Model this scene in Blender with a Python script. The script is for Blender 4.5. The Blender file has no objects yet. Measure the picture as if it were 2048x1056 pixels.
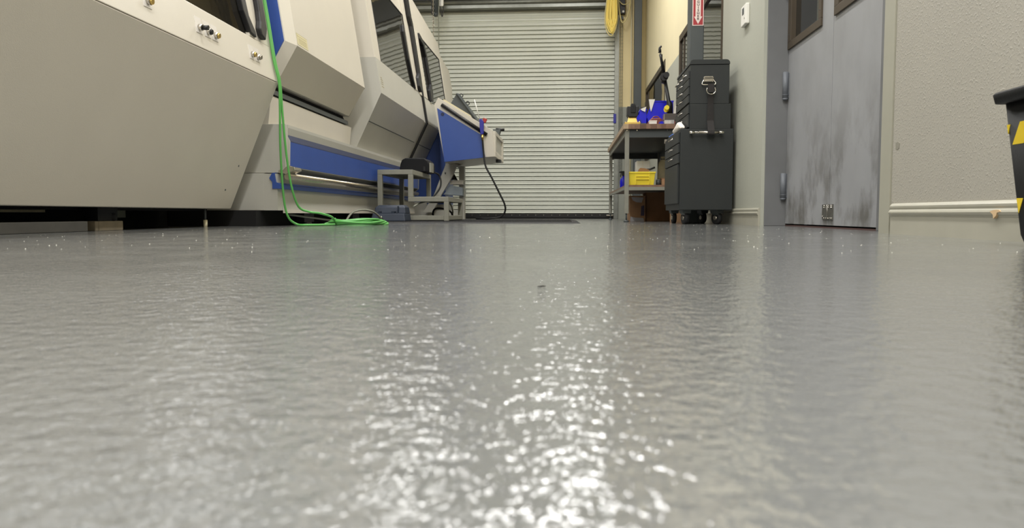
import bpy, bmesh, math, random
from mathutils import Vector, Matrix
random.seed(7)
S = bpy.context.scene
COL = S.collection

# ------------------------------------------------------------------ camera
F_PX, VX, VY = 1540.0, 1133.0, 428.0
d = Vector(((VX - 1024) / F_PX, -(VY - 528) / F_PX, 1.0)).normalized()
yaw = -math.asin(d.x)
pit = -math.acos(d.z / math.cos(yaw))
fw = Vector((math.sin(yaw) * math.cos(pit), math.cos(yaw) * math.cos(pit), math.sin(pit)))
rt = Vector((math.cos(yaw), -math.sin(yaw), 0))
up = rt.cross(fw)
cam_d = bpy.data.cameras.new('camera')
cam = bpy.data.objects.new('camera', cam_d)
COL.objects.link(cam)
cam.matrix_world = Matrix(((rt.x, up.x, -fw.x, 0), (rt.y, up.y, -fw.y, 0), (rt.z, up.z, -fw.z, .08), (0, 0, 0, 1)))
cam_d.sensor_width = 36
cam_d.lens = F_PX / 2048 * 36
cam_d.clip_start = .01
cam_d.dof.use_dof = True
cam_d.dof.focus_distance = 4.5
cam_d.dof.aperture_fstop = 12
S.camera = cam

# ------------------------------------------------------------------ world, exposure, lamps
w = bpy.data.worlds.new('world'); S.world = w; w.use_nodes = True
w.node_tree.nodes['Background'].inputs[0].default_value = (.8, .85, .9, 1)
w.node_tree.nodes['Background'].inputs[1].default_value = .05
S.view_settings.view_transform = 'Standard'
S.view_settings.look = 'None'
S.view_settings.gamma = 1
S.view_settings.use_curve_mapping = False
S.view_settings.exposure = 0.0

def area(name, loc, sx, sy, power, col=(1, .985, .955)):
    l = bpy.data.lights.new(name, 'AREA'); l.shape = 'RECTANGLE'
    l.size = sx; l.size_y = sy; l.energy = power; l.color = col
    o = bpy.data.objects.new(name, l); COL.objects.link(o); o.location = loc
    return o
for row_x, pw in ((.08, 104), (-1.92, 64), (-4.6, 40)):
    for yy, g in ((-3.2, 1.35), (0.0, 1.35), (3.2, 1.0), (6.4, .8), (9.6, .95)):
        area('strip_lamp', (row_x, yy, 4.5), .36, 2.2, pw * g * (.7 if row_x < 0 and 3 < yy < 7 else 1))

# ------------------------------------------------------------------ materials
def lin(c):
    return tuple(((v / 255) / 12.92 if v / 255 <= .04045 else ((v / 255 + .055) / 1.055) ** 2.4) for v in c) + (1,)

def mat(name, rgb, rough=.5, metal=0., var=0., scale=6., bump=0., bscale=60., spec=.5, stretch=None):
    m = bpy.data.materials.new(name); m.use_nodes = True
    nt = m.node_tree; n = nt.nodes; L = nt.links
    b = n['Principled BSDF']
    b.inputs['Roughness'].default_value = rough
    b.inputs['Metallic'].default_value = metal
    b.inputs['Specular IOR Level'].default_value = spec
    c = lin(rgb)
    b.inputs['Base Color'].default_value = c
    tc = n.new('ShaderNodeTexCoord')
    vec = tc.outputs['Object']
    if stretch:
        mp = n.new('ShaderNodeMapping'); mp.inputs['Scale'].default_value = stretch
        L.new(vec, mp.inputs['Vector']); vec = mp.outputs[0]
    if var > 0:
        t = n.new('ShaderNodeTexNoise'); t.inputs['Scale'].default_value = scale; t.inputs['Detail'].default_value = 5
        L.new(vec, t.inputs['Vector'])
        r = n.new('ShaderNodeMapRange'); r.inputs['From Min'].default_value = .3; r.inputs['From Max'].default_value = .7
        r.inputs['To Min'].default_value = 1 - var; r.inputs['To Max'].default_value = 1 + var
        L.new(t.outputs['Fac'], r.inputs['Value'])
        mx = n.new('ShaderNodeMix'); mx.data_type = 'RGBA'; mx.blend_type = 'MULTIPLY'; mx.inputs[0].default_value = 1
        mx.inputs[6].default_value = c
        L.new(r.outputs[0], mx.inputs[7]); L.new(mx.outputs[2], b.inputs['Base Color'])
    if bump > 0:
        t2 = n.new('ShaderNodeTexNoise'); t2.inputs['Scale'].default_value = bscale; t2.inputs['Detail'].default_value = 3
        L.new(tc.outputs['Object'], t2.inputs['Vector'])
        bp = n.new('ShaderNodeBump'); bp.inputs['Strength'].default_value = 1; bp.inputs['Distance'].default_value = bump
        L.new(t2.outputs['Fac'], bp.inputs['Height']); L.new(bp.outputs[0], b.inputs['Normal'])
    return m

M = {}
M['paint'] = mat('machine_paint', (208, 202, 189), .38, var=.02, scale=3, bump=.0003, bscale=250)
M['paint_dark'] = mat('machine_paint_grey', (184, 182, 173), .4, var=.03, scale=3, bump=.0003, bscale=250)
M['underpaint'] = mat('machine_paint_underside', (176, 176, 166), .45, var=.03, scale=3)
M['blue'] = mat('blue_paint', (50, 80, 154), .42, var=.05, scale=4, bump=.0003, bscale=250)
M['navy'] = mat('navy_paint_and_shade', (22, 36, 74), .5, var=.05)  # cap paint, also the colour of the shade painted under the bed rim
M['black'] = mat('black_plastic', (22, 22, 24), .45)
M['caseblack'] = mat('matt_black_plastic', (12, 13, 17), .6, spec=.25)
M['rubber'] = mat('black_rubber', (26, 26, 27), .75, var=.15, scale=30)
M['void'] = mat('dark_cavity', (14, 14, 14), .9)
M['glass'] = mat('dark_glass', (34, 32, 28), .04, var=0, spec=.9, bump=.0012, bscale=3)
M['winglass'] = mat('window_glass', (26, 27, 24), .03, spec=.7, bump=.0006, bscale=4)
M['chrome'] = mat('chrome', (205, 200, 190), .18, 1)
M['plate_pale'] = mat('pale_label_plate', (216, 211, 204), .35)
M['plate'] = mat('dull_plate', (112, 110, 104), .35, .6, var=.2, scale=30)
M['steel'] = mat('brushed_steel', (185, 178, 165), .3, 1, var=.1, scale=40)
M['brass'] = mat('brass', (214, 184, 110), .3, .9)
M['bronze'] = mat('bronze_frame', (74, 64, 50), .5, .2, var=.08)
M['frame_grey'] = mat('grey_enamel', (134, 133, 122), .5, var=.05, scale=20)
M['jamb'] = mat('jamb_grey', (110, 111, 112), .5, var=.08, scale=5)
M['hinge'] = mat('hinge_grey', (104, 108, 114), .5)
M['cab'] = mat('charcoal_enamel', (32, 36, 36), .55, var=.06, scale=8, bump=.0004, bscale=300)
M['cream'] = mat('cream_plastic', (214, 205, 172), .5)
M['white'] = mat('white_plastic', (232, 230, 222), .5)
M['cloth'] = mat('white_rag', (235, 228, 218), .9, var=.06, scale=40)
M['shutter'] = mat('shutter_paint', (210, 213, 202), .32, var=.03, scale=2)
M['galv'] = mat('galvanised', (140, 142, 136), .38, .5, var=.1, scale=12)
M['darkgrey'] = mat('dark_grey_steel', (70, 75, 76), .5, var=.05)
M['trim'] = mat('trim_paint', (160, 158, 143), .5, var=.05, scale=5)
M['base'] = mat('baseboard_paint', (170, 167, 152), .4, var=.04, scale=9)
M['wood1'] = mat('maple_light', (128, 98, 78), .5, var=.2, scale=14, stretch=(1, .1, 1))
M['wood2'] = mat('maple_mid', (112, 83, 65), .5, var=.2, scale=14, stretch=(1, .1, 1))
M['wood3'] = mat('maple_dark', (98, 73, 57), .5, var=.2, scale=14, stretch=(1, .1, 1))
M['wood0'] = mat('maple_edge', (172, 148, 120), .5, var=.12, scale=14, stretch=(1, .1, 1))
M['footwood'] = mat('grimy_block', (112, 102, 84), .7, var=.15, scale=20)
M['railgrey'] = mat('grimy_rail', (64, 62, 57), .7, var=.12, scale=15)
M['card'] = mat('cardboard', (160, 124, 92), .85, var=.1, scale=10)
M['card2'] = mat('cardboard_dark', (148, 110, 78), .85, var=.1, scale=10)
M['yellow'] = mat('yellow_plastic', (240, 218, 60), .45, var=.03)
M['hazard'] = mat('hazard_yellow', (255, 222, 50), .5, var=.04, scale=30)
M['cord'] = mat('yellow_cord', (250, 226, 122), .5)
M['cream_cord'] = mat('cream_cord', (222, 208, 150), .5)
M['green'] = mat('green_hose', (92, 168, 84), .4)
M['binblue'] = mat('blue_bin_plastic', (18, 18, 205), .35)
M['gunblue'] = mat('blue_handle', (36, 40, 150), .4)
M['red'] = mat('red_plastic', (168, 46, 40), .45)
M['redbrown'] = mat('redbrown_case', (122, 58, 48), .5)
M['signred'] = mat('sign_red', (165, 44, 52), .5)
M['signwhite'] = mat('sign_white', (232, 214, 208), .5)
M['signblack'] = mat('sign_black', (48, 40, 44), .5)
M['strap'] = mat('dark_strap', (42, 39, 38), .85, var=.1, scale=60)
M['binblack'] = mat('bin_black', (14, 15, 16), .55, spec=.25, bump=.0003, bscale=200)
M['greybox'] = mat('grey_box', (78, 72, 68), .6)
M['clear'] = mat('clear_box', (170, 170, 168), .25)
M['tray'] = mat('bluegrey_paint', (150, 160, 168), .5)
M['greycable'] = mat('grey_cable', (132, 134, 122), .5)
M['threshold'] = mat('rust_red_sill', (74, 50, 46), .7)
M['chip'] = mat('bare_tan_spot', (206, 176, 136), .8)
M['sticker'] = mat('cream_sticker', (206, 198, 160), .5)
M['stickline'] = mat('sticker_print', (172, 160, 120), .6)
M['specks'] = mat('pale_chips', (240, 238, 225), .4)
M['pedal'] = mat('bluegrey_cast', (28, 39, 56), .55, var=.08, scale=20)

def wall_mat(name, low, high, zsplit, bump, bscale, var):
    m = mat(name, low, .55, bump=bump, bscale=bscale, var=var, scale=2.2)
    nt = m.node_tree; n = nt.nodes; L = nt.links
    mx = [x for x in n if x.type == 'MIX'][0]
    g = n.new('ShaderNodeNewGeometry'); sp = n.new('ShaderNodeSeparateXYZ'); L.new(g.outputs['Position'], sp.inputs[0])
    gt = n.new('ShaderNodeMath'); gt.operation = 'GREATER_THAN'; gt.inputs[1].default_value = zsplit
    L.new(sp.outputs['Z'], gt.inputs[0])
    m2 = n.new('ShaderNodeMix'); m2.data_type = 'RGBA'
    m2.inputs[6].default_value = lin(low); m2.inputs[7].default_value = lin(high)
    L.new(gt.outputs[0], m2.inputs[0]); L.new(m2.outputs[2], mx.inputs[6])
    return m
M['wall'] = wall_mat('wall_paint_two_tone', (174, 175, 162), (236, 224, 186), 1.955, .0008, 45, .03)
M['wall_far'] = wall_mat('far_wall_paint_two_tone', (150, 152, 142), (226, 209, 160), 1.89, .0008, 45, .03)

def stipple_mat():
    m = mat('stippled_wall_paint', (164, 160, 149), .5, var=.03, scale=2)
    nt = m.node_tree; n = nt.nodes; L = nt.links; b = n['Principled BSDF']
    tc = [x for x in n if x.type == 'TEX_COORD'][0]
    a = n.new('ShaderNodeTexNoise'); a.inputs['Scale'].default_value = 120; a.inputs['Detail'].default_value = 2.5
    L.new(tc.outputs['Object'], a.inputs['Vector'])
    r = n.new('ShaderNodeMapRange'); r.inputs['From Min'].default_value = .52; r.inputs['From Max'].default_value = .72
    L.new(a.outputs['Fac'], r.inputs['Value'])
    bp = n.new('ShaderNodeBump'); bp.inputs['Strength'].default_value = .8; bp.inputs['Distance'].default_value = .0009
    L.new(r.outputs[0], bp.inputs['Height']); L.new(bp.outputs[0], b.inputs['Normal'])
    return m
M['stipple'] = stipple_mat()

def door_mat():
    m = mat('worn_steel_door', (148, 149, 151), .42, var=.07, scale=3, bump=.0006, bscale=9)
    nt = m.node_tree; n = nt.nodes; L = nt.links; b = n['Principled BSDF']
    src = b.inputs['Base Color'].links[0].from_socket
    tc = [x for x in n if x.type == 'TEX_COORD'][0]
    mp = n.new('ShaderNodeMapping'); mp.inputs['Scale'].default_value = (1, 1.5, .9); L.new(tc.outputs['Object'], mp.inputs['Vector'])
    t = n.new('ShaderNodeTexNoise'); t.inputs['Scale'].default_value = 3.0; t.inputs['Detail'].default_value = 9; t.inputs['Roughness'].default_value = .65
    L.new(mp.outputs[0], t.inputs['Vector'])
    g = n.new('ShaderNodeNewGeometry'); sp = n.new('ShaderNodeSeparateXYZ'); L.new(g.outputs['Position'], sp.inputs[0])
    hz = n.new('ShaderNodeMapRange'); hz.inputs['From Min'].default_value = .75; hz.inputs['From Max'].default_value = .05
    hz.inputs['To Min'].default_value = .12; hz.inputs['To Max'].default_value = 1.0
    L.new(sp.outputs['Z'], hz.inputs['Value'])
    r = n.new('ShaderNodeMapRange'); r.inputs['From Min'].default_value = .45; r.inputs['From Max'].default_value = .62
    L.new(t.outputs['Fac'], r.inputs['Value'])
    mu = n.new('ShaderNodeMath'); mu.operation = 'MULTIPLY'; L.new(r.outputs[0], mu.inputs[0]); L.new(hz.outputs[0], mu.inputs[1])
    m2 = n.new('ShaderNodeMath'); m2.operation = 'MULTIPLY'; m2.inputs[1].default_value = .85; L.new(mu.outputs[0], m2.inputs[0])
    mx = n.new('ShaderNodeMix'); mx.data_type = 'RGBA'; mx.inputs[7].default_value = lin((88, 86, 80))
    L.new(m2.outputs[0], mx.inputs[0]); L.new(src, mx.inputs[6]); L.new(mx.outputs[2], b.inputs['Base Color'])
    return m
M['door'] = door_mat()

def floor_mat():
    m = bpy.data.materials.new('grey_epoxy_floor'); m.use_nodes = True
    nt = m.node_tree; n = nt.nodes; L = nt.links; b = n['Principled BSDF']
    b.inputs['Roughness'].default_value = .10
    b.inputs['IOR'].default_value = 1.6
    tc = n.new('ShaderNodeTexCoord')
    big = n.new('ShaderNodeTexNoise'); big.inputs['Scale'].default_value = 1.3; big.inputs['Detail'].default_value = 6
    L.new(tc.outputs['Object'], big.inputs['Vector'])
    cr = n.new('ShaderNodeMapRange'); cr.inputs['From Min'].default_value = .3; cr.inputs['From Max'].default_value = .7
    L.new(big.outputs['Fac'], cr.inputs['Value'])
    mx = n.new('ShaderNodeMix'); mx.data_type = 'RGBA'
    mx.inputs[6].default_value = lin((107, 108, 107)); mx.inputs[7].default_value = lin((122, 123, 121))
    L.new(cr.outputs[0], mx.inputs[0])
    L.new(mx.outputs[2], b.inputs['Base Color'])
    # scuffed roughness
    sc = n.new('ShaderNodeTexNoise'); sc.inputs['Scale'].default_value = 7; sc.inputs['Detail'].default_value = 8
    L.new(tc.outputs['Object'], sc.inputs['Vector'])
    rr = n.new('ShaderNodeMapRange'); rr.inputs['From Min'].default_value = .3; rr.inputs['From Max'].default_value = .7
    rr.inputs['To Min'].default_value = .03; rr.inputs['To Max'].default_value = .12
    L.new(sc.outputs['Fac'], rr.inputs['Value']); L.new(rr.outputs[0], b.inputs['Roughness'])
    # orange-peel relief of the rolled coating: two sizes of ripple
    n1 = n.new('ShaderNodeTexNoise'); n1.inputs['Scale'].default_value = 170; n1.inputs['Detail'].default_value = 2
    n2 = n.new('ShaderNodeTexNoise'); n2.inputs['Scale'].default_value = 60; n2.inputs['Detail'].default_value = 1
    for q in (n1, n2): L.new(tc.outputs['Object'], q.inputs['Vector'])
    ad = n.new('ShaderNodeMath'); ad.operation = 'MULTIPLY_ADD'; ad.inputs[1].default_value = 1.5
    L.new(n2.outputs['Fac'], ad.inputs[0]); L.new(n1.outputs['Fac'], ad.inputs[2])
    bp = n.new('ShaderNodeBump'); bp.inputs['Strength'].default_value = 1; bp.inputs['Distance'].default_value = .00095
    L.new(ad.outputs[0], bp.inputs['Height']); L.new(bp.outputs[0], b.inputs['Normal'])
    return m
M['floor'] = floor_mat()

# ------------------------------------------------------------------ mesh helpers
class MB:
    def __init__(s): s.v = []; s.f = []; s.smooth = set()
    def raw(s, v, f, smooth=False):
        o = len(s.v); s.v += [tuple(p) for p in v]
        for q in f:
            if smooth: s.smooth.add(len(s.f))
            s.f.append([o + i for i in q])
        return s
    def box(s, x0, x1, y0, y1, z0, z1):
        v = [(x, y, z) for z in (z0, z1) for y in (y0, y1) for x in (x0, x1)]
        return s.raw(v, [(0, 2, 3, 1), (4, 5, 7, 6), (0, 1, 5, 4), (2, 6, 7, 3), (0, 4, 6, 2), (1, 3, 7, 5)])
    def loft(s, rings, smooth=False, closed=False):
        n = len(rings[0]); v = [p for r in rings for p in r]; f = []
        m = len(rings)
        for k in range(m if closed else m - 1):
            k2 = (k + 1) % m
            for i in range(n):
                j = (i + 1) % n
                f.append((k * n + i, k * n + j, k2 * n + j, k2 * n + i))
        o = len(s.v); s.raw(v, f, smooth)
        if not closed:
            s.f.append([o + i for i in range(n)][::-1]); s.f.append([o + (m - 1) * n + i for i in range(n)])
        return s
    def xz(s, poly, y0, y1): return s.loft([[(x, y, z) for x, z in poly] for y in (y0, y1)])
    def yz(s, poly, x0, x1): return s.loft([[(x, y, z) for y, z in poly] for x in (x0, x1)])
    def xy(s, poly, z0, z1): return s.loft([[(x, y, z) for x, y in poly] for z in (z0, z1)])
    def tube(s, pts, r, n=8, closed=False):
        pts = [Vector(p) for p in pts]; m = len(pts); rings = []
        nrm = None
        for i, p in enumerate(pts):
            a = pts[(i - 1) % m] if (closed or i > 0) else p
            b = pts[(i + 1) % m] if (closed or i < m - 1) else p
            t = (b - a).normalized()
            if nrm is None:
                h = Vector((0, 0, 1)) if abs(t.z) < .9 else Vector((1, 0, 0))
                nrm = (h - t * h.dot(t)).normalized()
            else:
                nrm = (nrm - t * nrm.dot(t)).normalized()
            bi = t.cross(nrm)
            rr = r[i] if isinstance(r, (list, tuple)) else r
            rings.append([p + (nrm * math.cos(6.28319 * k / n) + bi * math.sin(6.28319 * k / n)) * rr for k in range(n)])
        return s.loft(rings, True, closed)
    def cyl(s, p0, p1, r0, r1=None, n=16):
        return s.tube([p0, p1], [r0, r0 if r1 is None else r1], n)
    def build(s, name, m, parent=None, bevel=0, seg=2):
        me = bpy.data.meshes.new(name); me.from_pydata(s.v, [], s.f)
        bm = bmesh.new(); bm.from_mesh(me)
        bm.faces.ensure_lookup_table()
        for i in s.smooth: bm.faces[i].smooth = True
        bmesh.ops.recalc_face_normals(bm, faces=bm.faces)
        bm.to_mesh(me); bm.free()
        me.materials.append(M[m] if isinstance(m, str) else m)
        o = bpy.data.objects.new(name, me); COL.objects.link(o)
        if parent:
            o.parent = parent
            o.matrix_parent_inverse = Matrix.Translation(-world_loc(parent))
        if bevel:
            b = o.modifiers.new('bevel', 'BEVEL'); b.width = bevel; b.segments = seg; b.limit_method = 'ANGLE'; b.angle_limit = .6
        return o

def world_loc(o):
    v = Vector((0, 0, 0)); v += o.location
    return v if not o.parent else v * 0 + Vector((0, 0, 0)) + o.location + (o.matrix_parent_inverse.translation + world_loc(o.parent))

def smooth_path(pts, k=6, closed=False):
    pts = [Vector(p) for p in pts]; m = len(pts); out = []
    for i in range(m if closed else m - 1):
        g = lambda j: pts[j % m] if closed else pts[max(0, min(m - 1, j))]
        p0, p1, p2, p3 = g(i - 1), g(i), g(i + 1), g(i + 2)
        for q in range(k):
            t = q / k
            out.append(.5 * ((2 * p1) + (-p0 + p2) * t + (2 * p0 - 5 * p1 + 4 * p2 - p3) * t * t + (-p0 + 3 * p1 - 3 * p2 + p3) * t ** 3))
    if not closed: out.append(pts[-1])
    return out

def tag(o, label, cat, group=None):
    o['label'] = label; o['category'] = cat
    if group: o['group'] = group
    return o
def thing(name, loc, label, cat, group=None):
    o = bpy.data.objects.new(name, None); COL.objects.link(o); o.location = loc; o.empty_display_size = .1
    return tag(o, label, cat, group)
def struct(o): o['kind'] = 'structure'; return o
def empty_struct(name, loc):
    o = bpy.data.objects.new(name, None); COL.objects.link(o); o.location = loc; o.empty_display_size = .1
    return struct(o)
def lbl(o, t): o['label'] = t; return o
def copy_part(o, parent, loc_delta):
    c = o.copy(); COL.objects.link(c); c.parent = parent
    c.matrix_parent_inverse = o.matrix_parent_inverse.copy()
    c.location = o.location + Vector(loc_delta)
    return c

# leaning panels: a plane that leans back from (x0, z0) with slope -.155
class Lean:
    def __init__(s, x0, z0, k=-.155): s.x0, s.z0, s.k = x0, z0, k
    def p(s, y, z, off=0): return (s.x0 + s.k * (z - s.z0) + off, y, z)
    def slab(s, mb, poly, o0, o1): return mb.loft([[s.p(y, z, o) for y, z in poly] for o in (o0, o1)])
    def rect(s, mb, y0, y1, z0, z1, o0, o1): return s.slab(mb, [(y0, z0), (y1, z0), (y1, z1), (y0, z1)], o0, o1)

WX = 1.31     # right wall face
FY = 13.3     # far wall face
CZ = 5.2      # ceiling

# ------------------------------------------------------------------ the room
struct(MB().box(-7, 1.7, -6, FY + .3, -.1, 0).build('floor', 'floor'))
struct(MB().box(-7, 1.7, -6, FY + .3, CZ, CZ + .1).build('ceiling', mat('ceiling_paint', (150, 150, 144), .7)))
struct(MB().box(-7.1, -7, -6, FY + .3, 0, CZ).build('wall_left', 'wall_far'))
struct(MB().box(-7, 1.7, -6.1, -6, 0, CZ).build('wall_back', 'wall_far'))
wr = struct(MB().box(WX, 1.6, -6, 3.225, 0, CZ).build('wall_right', 'stipple'))
lbl(MB().yz([(3.196, .338), (3.180, .334), (3.164, .341), (3.160, .358), (3.176, .366), (3.198, .362)], WX - .0012, WX + .002).build('scuff_mark', mat('scuffed_paint', (138, 135, 122), .6), wr), 'small dark scuff on the wall beside the door casing')
W2T, W2B = 2.15, .95
b = MB().box(WX, 1.6, 3.34, 5.33, 2.15, CZ).box(WX, 1.6, 5.33, 6.72, 0, CZ)
b.box(WX, 1.6, 6.72, 9.27, 0, W2B).box(WX, 1.6, 6.72, 9.27, W2T, CZ).box(WX, 1.6, 9.27, 10.56, 0, CZ)
b.box(WX, 1.6, 10.56, 13.1, 0, W2B).box(WX, 1.6, 10.56, 13.1, W2T, CZ).box(WX, 1.6, 13.1, FY + .3, 0, CZ)
struct(b.build('wall_right', 'wall'))
b = MB().box(.81, WX, FY, FY + .3, 0, CZ).box(-7, -2.7, FY, FY + .3, 0, CZ).box(-2.7, .81, FY, FY + .3, 3.95, CZ)
struct(b.build('wall_far', 'wall_far'))

# baseboards with a two-ridge moulding
def base_profile(x):
    return [(x, 0), (x - .012, 0), (x - .012, .070), (x - .0145, .072), (x - .0145, .075), (x - .019, .079), (x - .021, .086), (x - .018, .093),
            (x - .0125, .097), (x - .0125, .100), (x - .015, .104), (x - .0155, .111), (x - .011, .117), (x - .006, .121), (x, .122)]
bb = struct(MB().xz(base_profile(WX), -6, 3.2).build('baseboard_right', 'base'))
cp = MB().yz([(2.452, .088), (2.425, .093), (2.402, .0925), (2.392, .087), (2.412, .084), (2.416, .075), (2.43, .066), (2.434, .078)], WX - .0225, WX - .013)
lbl(cp.build('chipped_spot', 'chip', bb), 'tan spot where the paint is chipped off')
struct(MB().xz(base_profile(WX), 5.345, 13.2).build('baseboard_right', 'base'))

# casing strip beside the door, steel column, far column
b = MB().box(WX - .004, WX + .05, 3.232, 3.335, 0, CZ).box(WX + .004, WX + .05, 3.22, 3.236, 0, CZ)
struct(b.build('trim_1', 'trim'))
struct(MB().box(1.074, 1.195, 6.97, 7.13, 0, CZ).build('trim_2', 'darkgrey', bevel=.006))
struct(MB().box(1.095, 1.215, 12.9, 13.05, 0, CZ).build('trim_3', 'darkgrey', bevel=.006))
struct(MB().tube([(1.075, 13.27, 0), (1.075, 13.27, CZ)], .014, 8).build('trim_4', 'cream'))

# ------------------------------------------------------------------ door_1: pair of worn steel leaves in the right wall
DX = 1.47
door = empty_struct('door_1', (DX, 4.45, 0))
b = MB().box(1.332, DX + .06, 5.322, 5.40, 0, 2.15)           # far jamb
b.box(DX - .004, DX + .06, 3.34, 3.775, 0, 2.15).box(1.33, DX + .06, 3.34, 5.4, 2.1, 2.15)
b.box(DX + .005, DX + .06, 5.40, 5.45, 0, 2.15)
b.build('door_frame', 'jamb', door, bevel=.003)
MB().box(DX + .003, DX + .1, 3.78, 5.333, 0, .008).build('threshold', 'threshold', door)
MB().box(DX + .2, DX + .24, 3.3, 5.5, 0, 2.2).build('dark_room_beyond', 'void', door)
wins = ((4.64, 5.31), (3.86, 4.42))
for k, (y0, y1) in enumerate(((4.452, 5.318), (3.78, 4.446))):
    a, c = wins[k]; xb = DX + .045
    b = MB().box(DX, xb, y0, a, .016, 2.1).box(DX, xb, c, y1, .016, 2.1).box(DX, xb, a, c, .016, 1.168).box(DX, xb, a, c, 1.98, 2.1)
    lf = b.build('door_leaf', 'door', door)
    fr = MB().box(DX - .012, xb, a, c, 1.165, 1.212).box(DX - .012, xb, a, c, 1.94, 1.985)
    fr.box(DX - .012, xb, a, a + .047, 1.212, 1.94).box(DX - .012, xb, c - .07, c, 1.212, 1.94)
    fr.build('window_frame', 'bronze', lf, bevel=.002)
    MB().box(DX + .02, DX + .028, a + .047, c - .07, 1.212, 1.94).build('window_pane', 'winglass', lf)
    sc = MB()
    for yy in (a + .02, c - .03): sc.cyl((DX - .014, yy, 1.26), (DX - .01, yy, 1.26), .004, n=8)
    sc.build('screws', 'darkgrey', lf)
for z0, z1 in ((.186, .352), (.848, 1.02), (1.53, 1.70)):
    h = MB().cyl((DX - .022, 5.300, z0), (DX - .022, 5.300, z1), .0185, n=14)
    h.cyl((DX - .022, 5.300, z0 - .012), (DX - .022, 5.300, z0), .013, .0195, n=14).cyl((DX - .022, 5.300, z0 + .02), (DX - .022, 5.300, z0 + .024), .0205, n=14)
    h.box(DX - .016, DX + .0, 5.296, 5.318, z0 + .005, z1 - .005)
    h.build('hinge', 'hinge', door)
pl = MB().box(DX - .006, DX, 4.375, 4.452, .047, .134).box(DX - .006, DX, 4.460, 4.549, .047, .134).cyl((DX - .007, 4.456, .047), (DX - .007, 4.456, .134), .006, n=10).build('floor_hinge', 'plate', door)
b = MB()
for yy in (4.385, 4.40, 4.44, 4.472, 4.51, 4.535):
    for zz in (.056, .066, .116, .126):
        if (int(yy * 1000) // 7 + int(zz * 1000) // 9) % 2 == 0:
            b.cyl((DX - .010, yy, zz), (DX - .005, yy, zz), .0045, n=8)
b.build('screws', 'chrome', pl)

# ------------------------------------------------------------------ windows in the right wall
for k, (y0, y1) in enumerate(((6.725, 9.265), (10.565, 13.095))):
    wn = struct(MB().box(WX - .006, WX + .06, y0, y1, W2T - .075, W2T).box(WX - .006, WX + .06, y0, y1, W2B, W2B + .06)
                .box(WX - .006, WX + .06, y0, y0 + .055, W2B + .06, W2T - .075).box(WX - .006, WX + .06, y1 - .055, y1, W2B + .06, W2T - .075)
                .box(WX + .002, WX + .06, y1 - .32, y1 - .285, W2B + .06, W2T - .075)
                .build('window_%d' % (k + 1), 'bronze'))
    MB().box(WX + .012, WX + .02, y0 + .05, y1 - .05, W2B + .05, W2T - .07).build('window_pane', 'winglass', wn)
    MB().box(WX + .2, WX + .22, y0, y1, W2B, W2T).build('dark_room_beyond', 'void', wn)

# ------------------------------------------------------------------ door_2: the roller shutter, slat by slat
sh = empty_struct('door_2', (-.95, FY + .05, 0))
P = .0708
prof = [(.02, 0), (.02, .0115), (-.017, .012), (-.021, .0145), (-.021, .018), (-.015, .026), (-.0125, .034), (-.0125, .048), (-.015, .058), (-.013, .066), (-.006, .0702), (.024, .0706), (.024, 0)]
slat = None
for k in range(46):
    z = .082 + k * P
    if slat is None:
        slat = MB().loft([[(x, FY + .06 + a, z + h) for a, h in prof] for x in (-2.68, .80)], smooth=False).build('slat', 'shutter', sh)
    else:
        c = copy_part(slat, sh, (0, 0, k * P))
b = MB()
for i in range(24):                                   # the curtain winding on to its drum
    a0 = math.pi * 1.02 + i * .19
    R = .235; cy, cz = FY + .30, .082 + 46 * P + .02
    a1 = a0 - .19
ring = []
drum_c = (FY + .30, .082 + 46 * P + .02)
N = 26
for k in range(N):
    a0 = math.pi - k * 2 * math.pi / N
    for t, rr in ((0, .236), (.25, .25), (.6, .252), (.95, .24)):
        a = a0 - t * 2 * math.pi / N
        ring.append((drum_c[0] + rr * math.cos(a), drum_c[1] + rr * math.sin(a)))
MB().loft([[(x, y, z) for y, z in ring] for x in (-2.68, .80)]).build('drum_roll', 'shutter', sh)
MB().box(-2.7, .84, FY - .10, FY + .06, 3.555, 3.60).box(-2.7, .84, FY - .10, FY - .085, 3.60, 4.0).build('hood', 'galv', sh)
MB().cyl((-2.7, FY - .13, 3.64), (.84, FY - .13, 3.64), .026, n=16).build('drive_shaft', 'galv', sh)
MB().box(-2.7, .84, FY - .14, FY - .105, 3.685, 4.05).build('hood_angle', 'darkgrey', sh)
MB().box(-2.68, .80, FY + .02, FY + .075, .022, .082).build('bottom_bar', 'black', sh)
MB().box(-2.68, .80, FY + .03, FY + .065, 0, .022).build('floor_seal', 'rubber', sh)
b = MB()
for k in range(25):
    b.cyl((-2.6 + k * .138, FY + .012, .062), (-2.6 + k * .138, FY + .022, .062), .006, n=8)
b.build('bolt_row', 'steel', sh)['kind'] = 'stuff'
MB().box(.68, .80, FY - .005, FY + .02, .04, .066).build('pull_handle', 'chrome', sh, bevel=.006)
MB().box(.80, .875, FY - .03, FY + .08, 0, 3.75).build('guide_rail', 'galv', sh, bevel=.003)
MB().box(.785, .83, FY - .05, FY - .028, 1.615, 1.772).build('slide_latch', 'gunblue', sh, bevel=.004)

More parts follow.
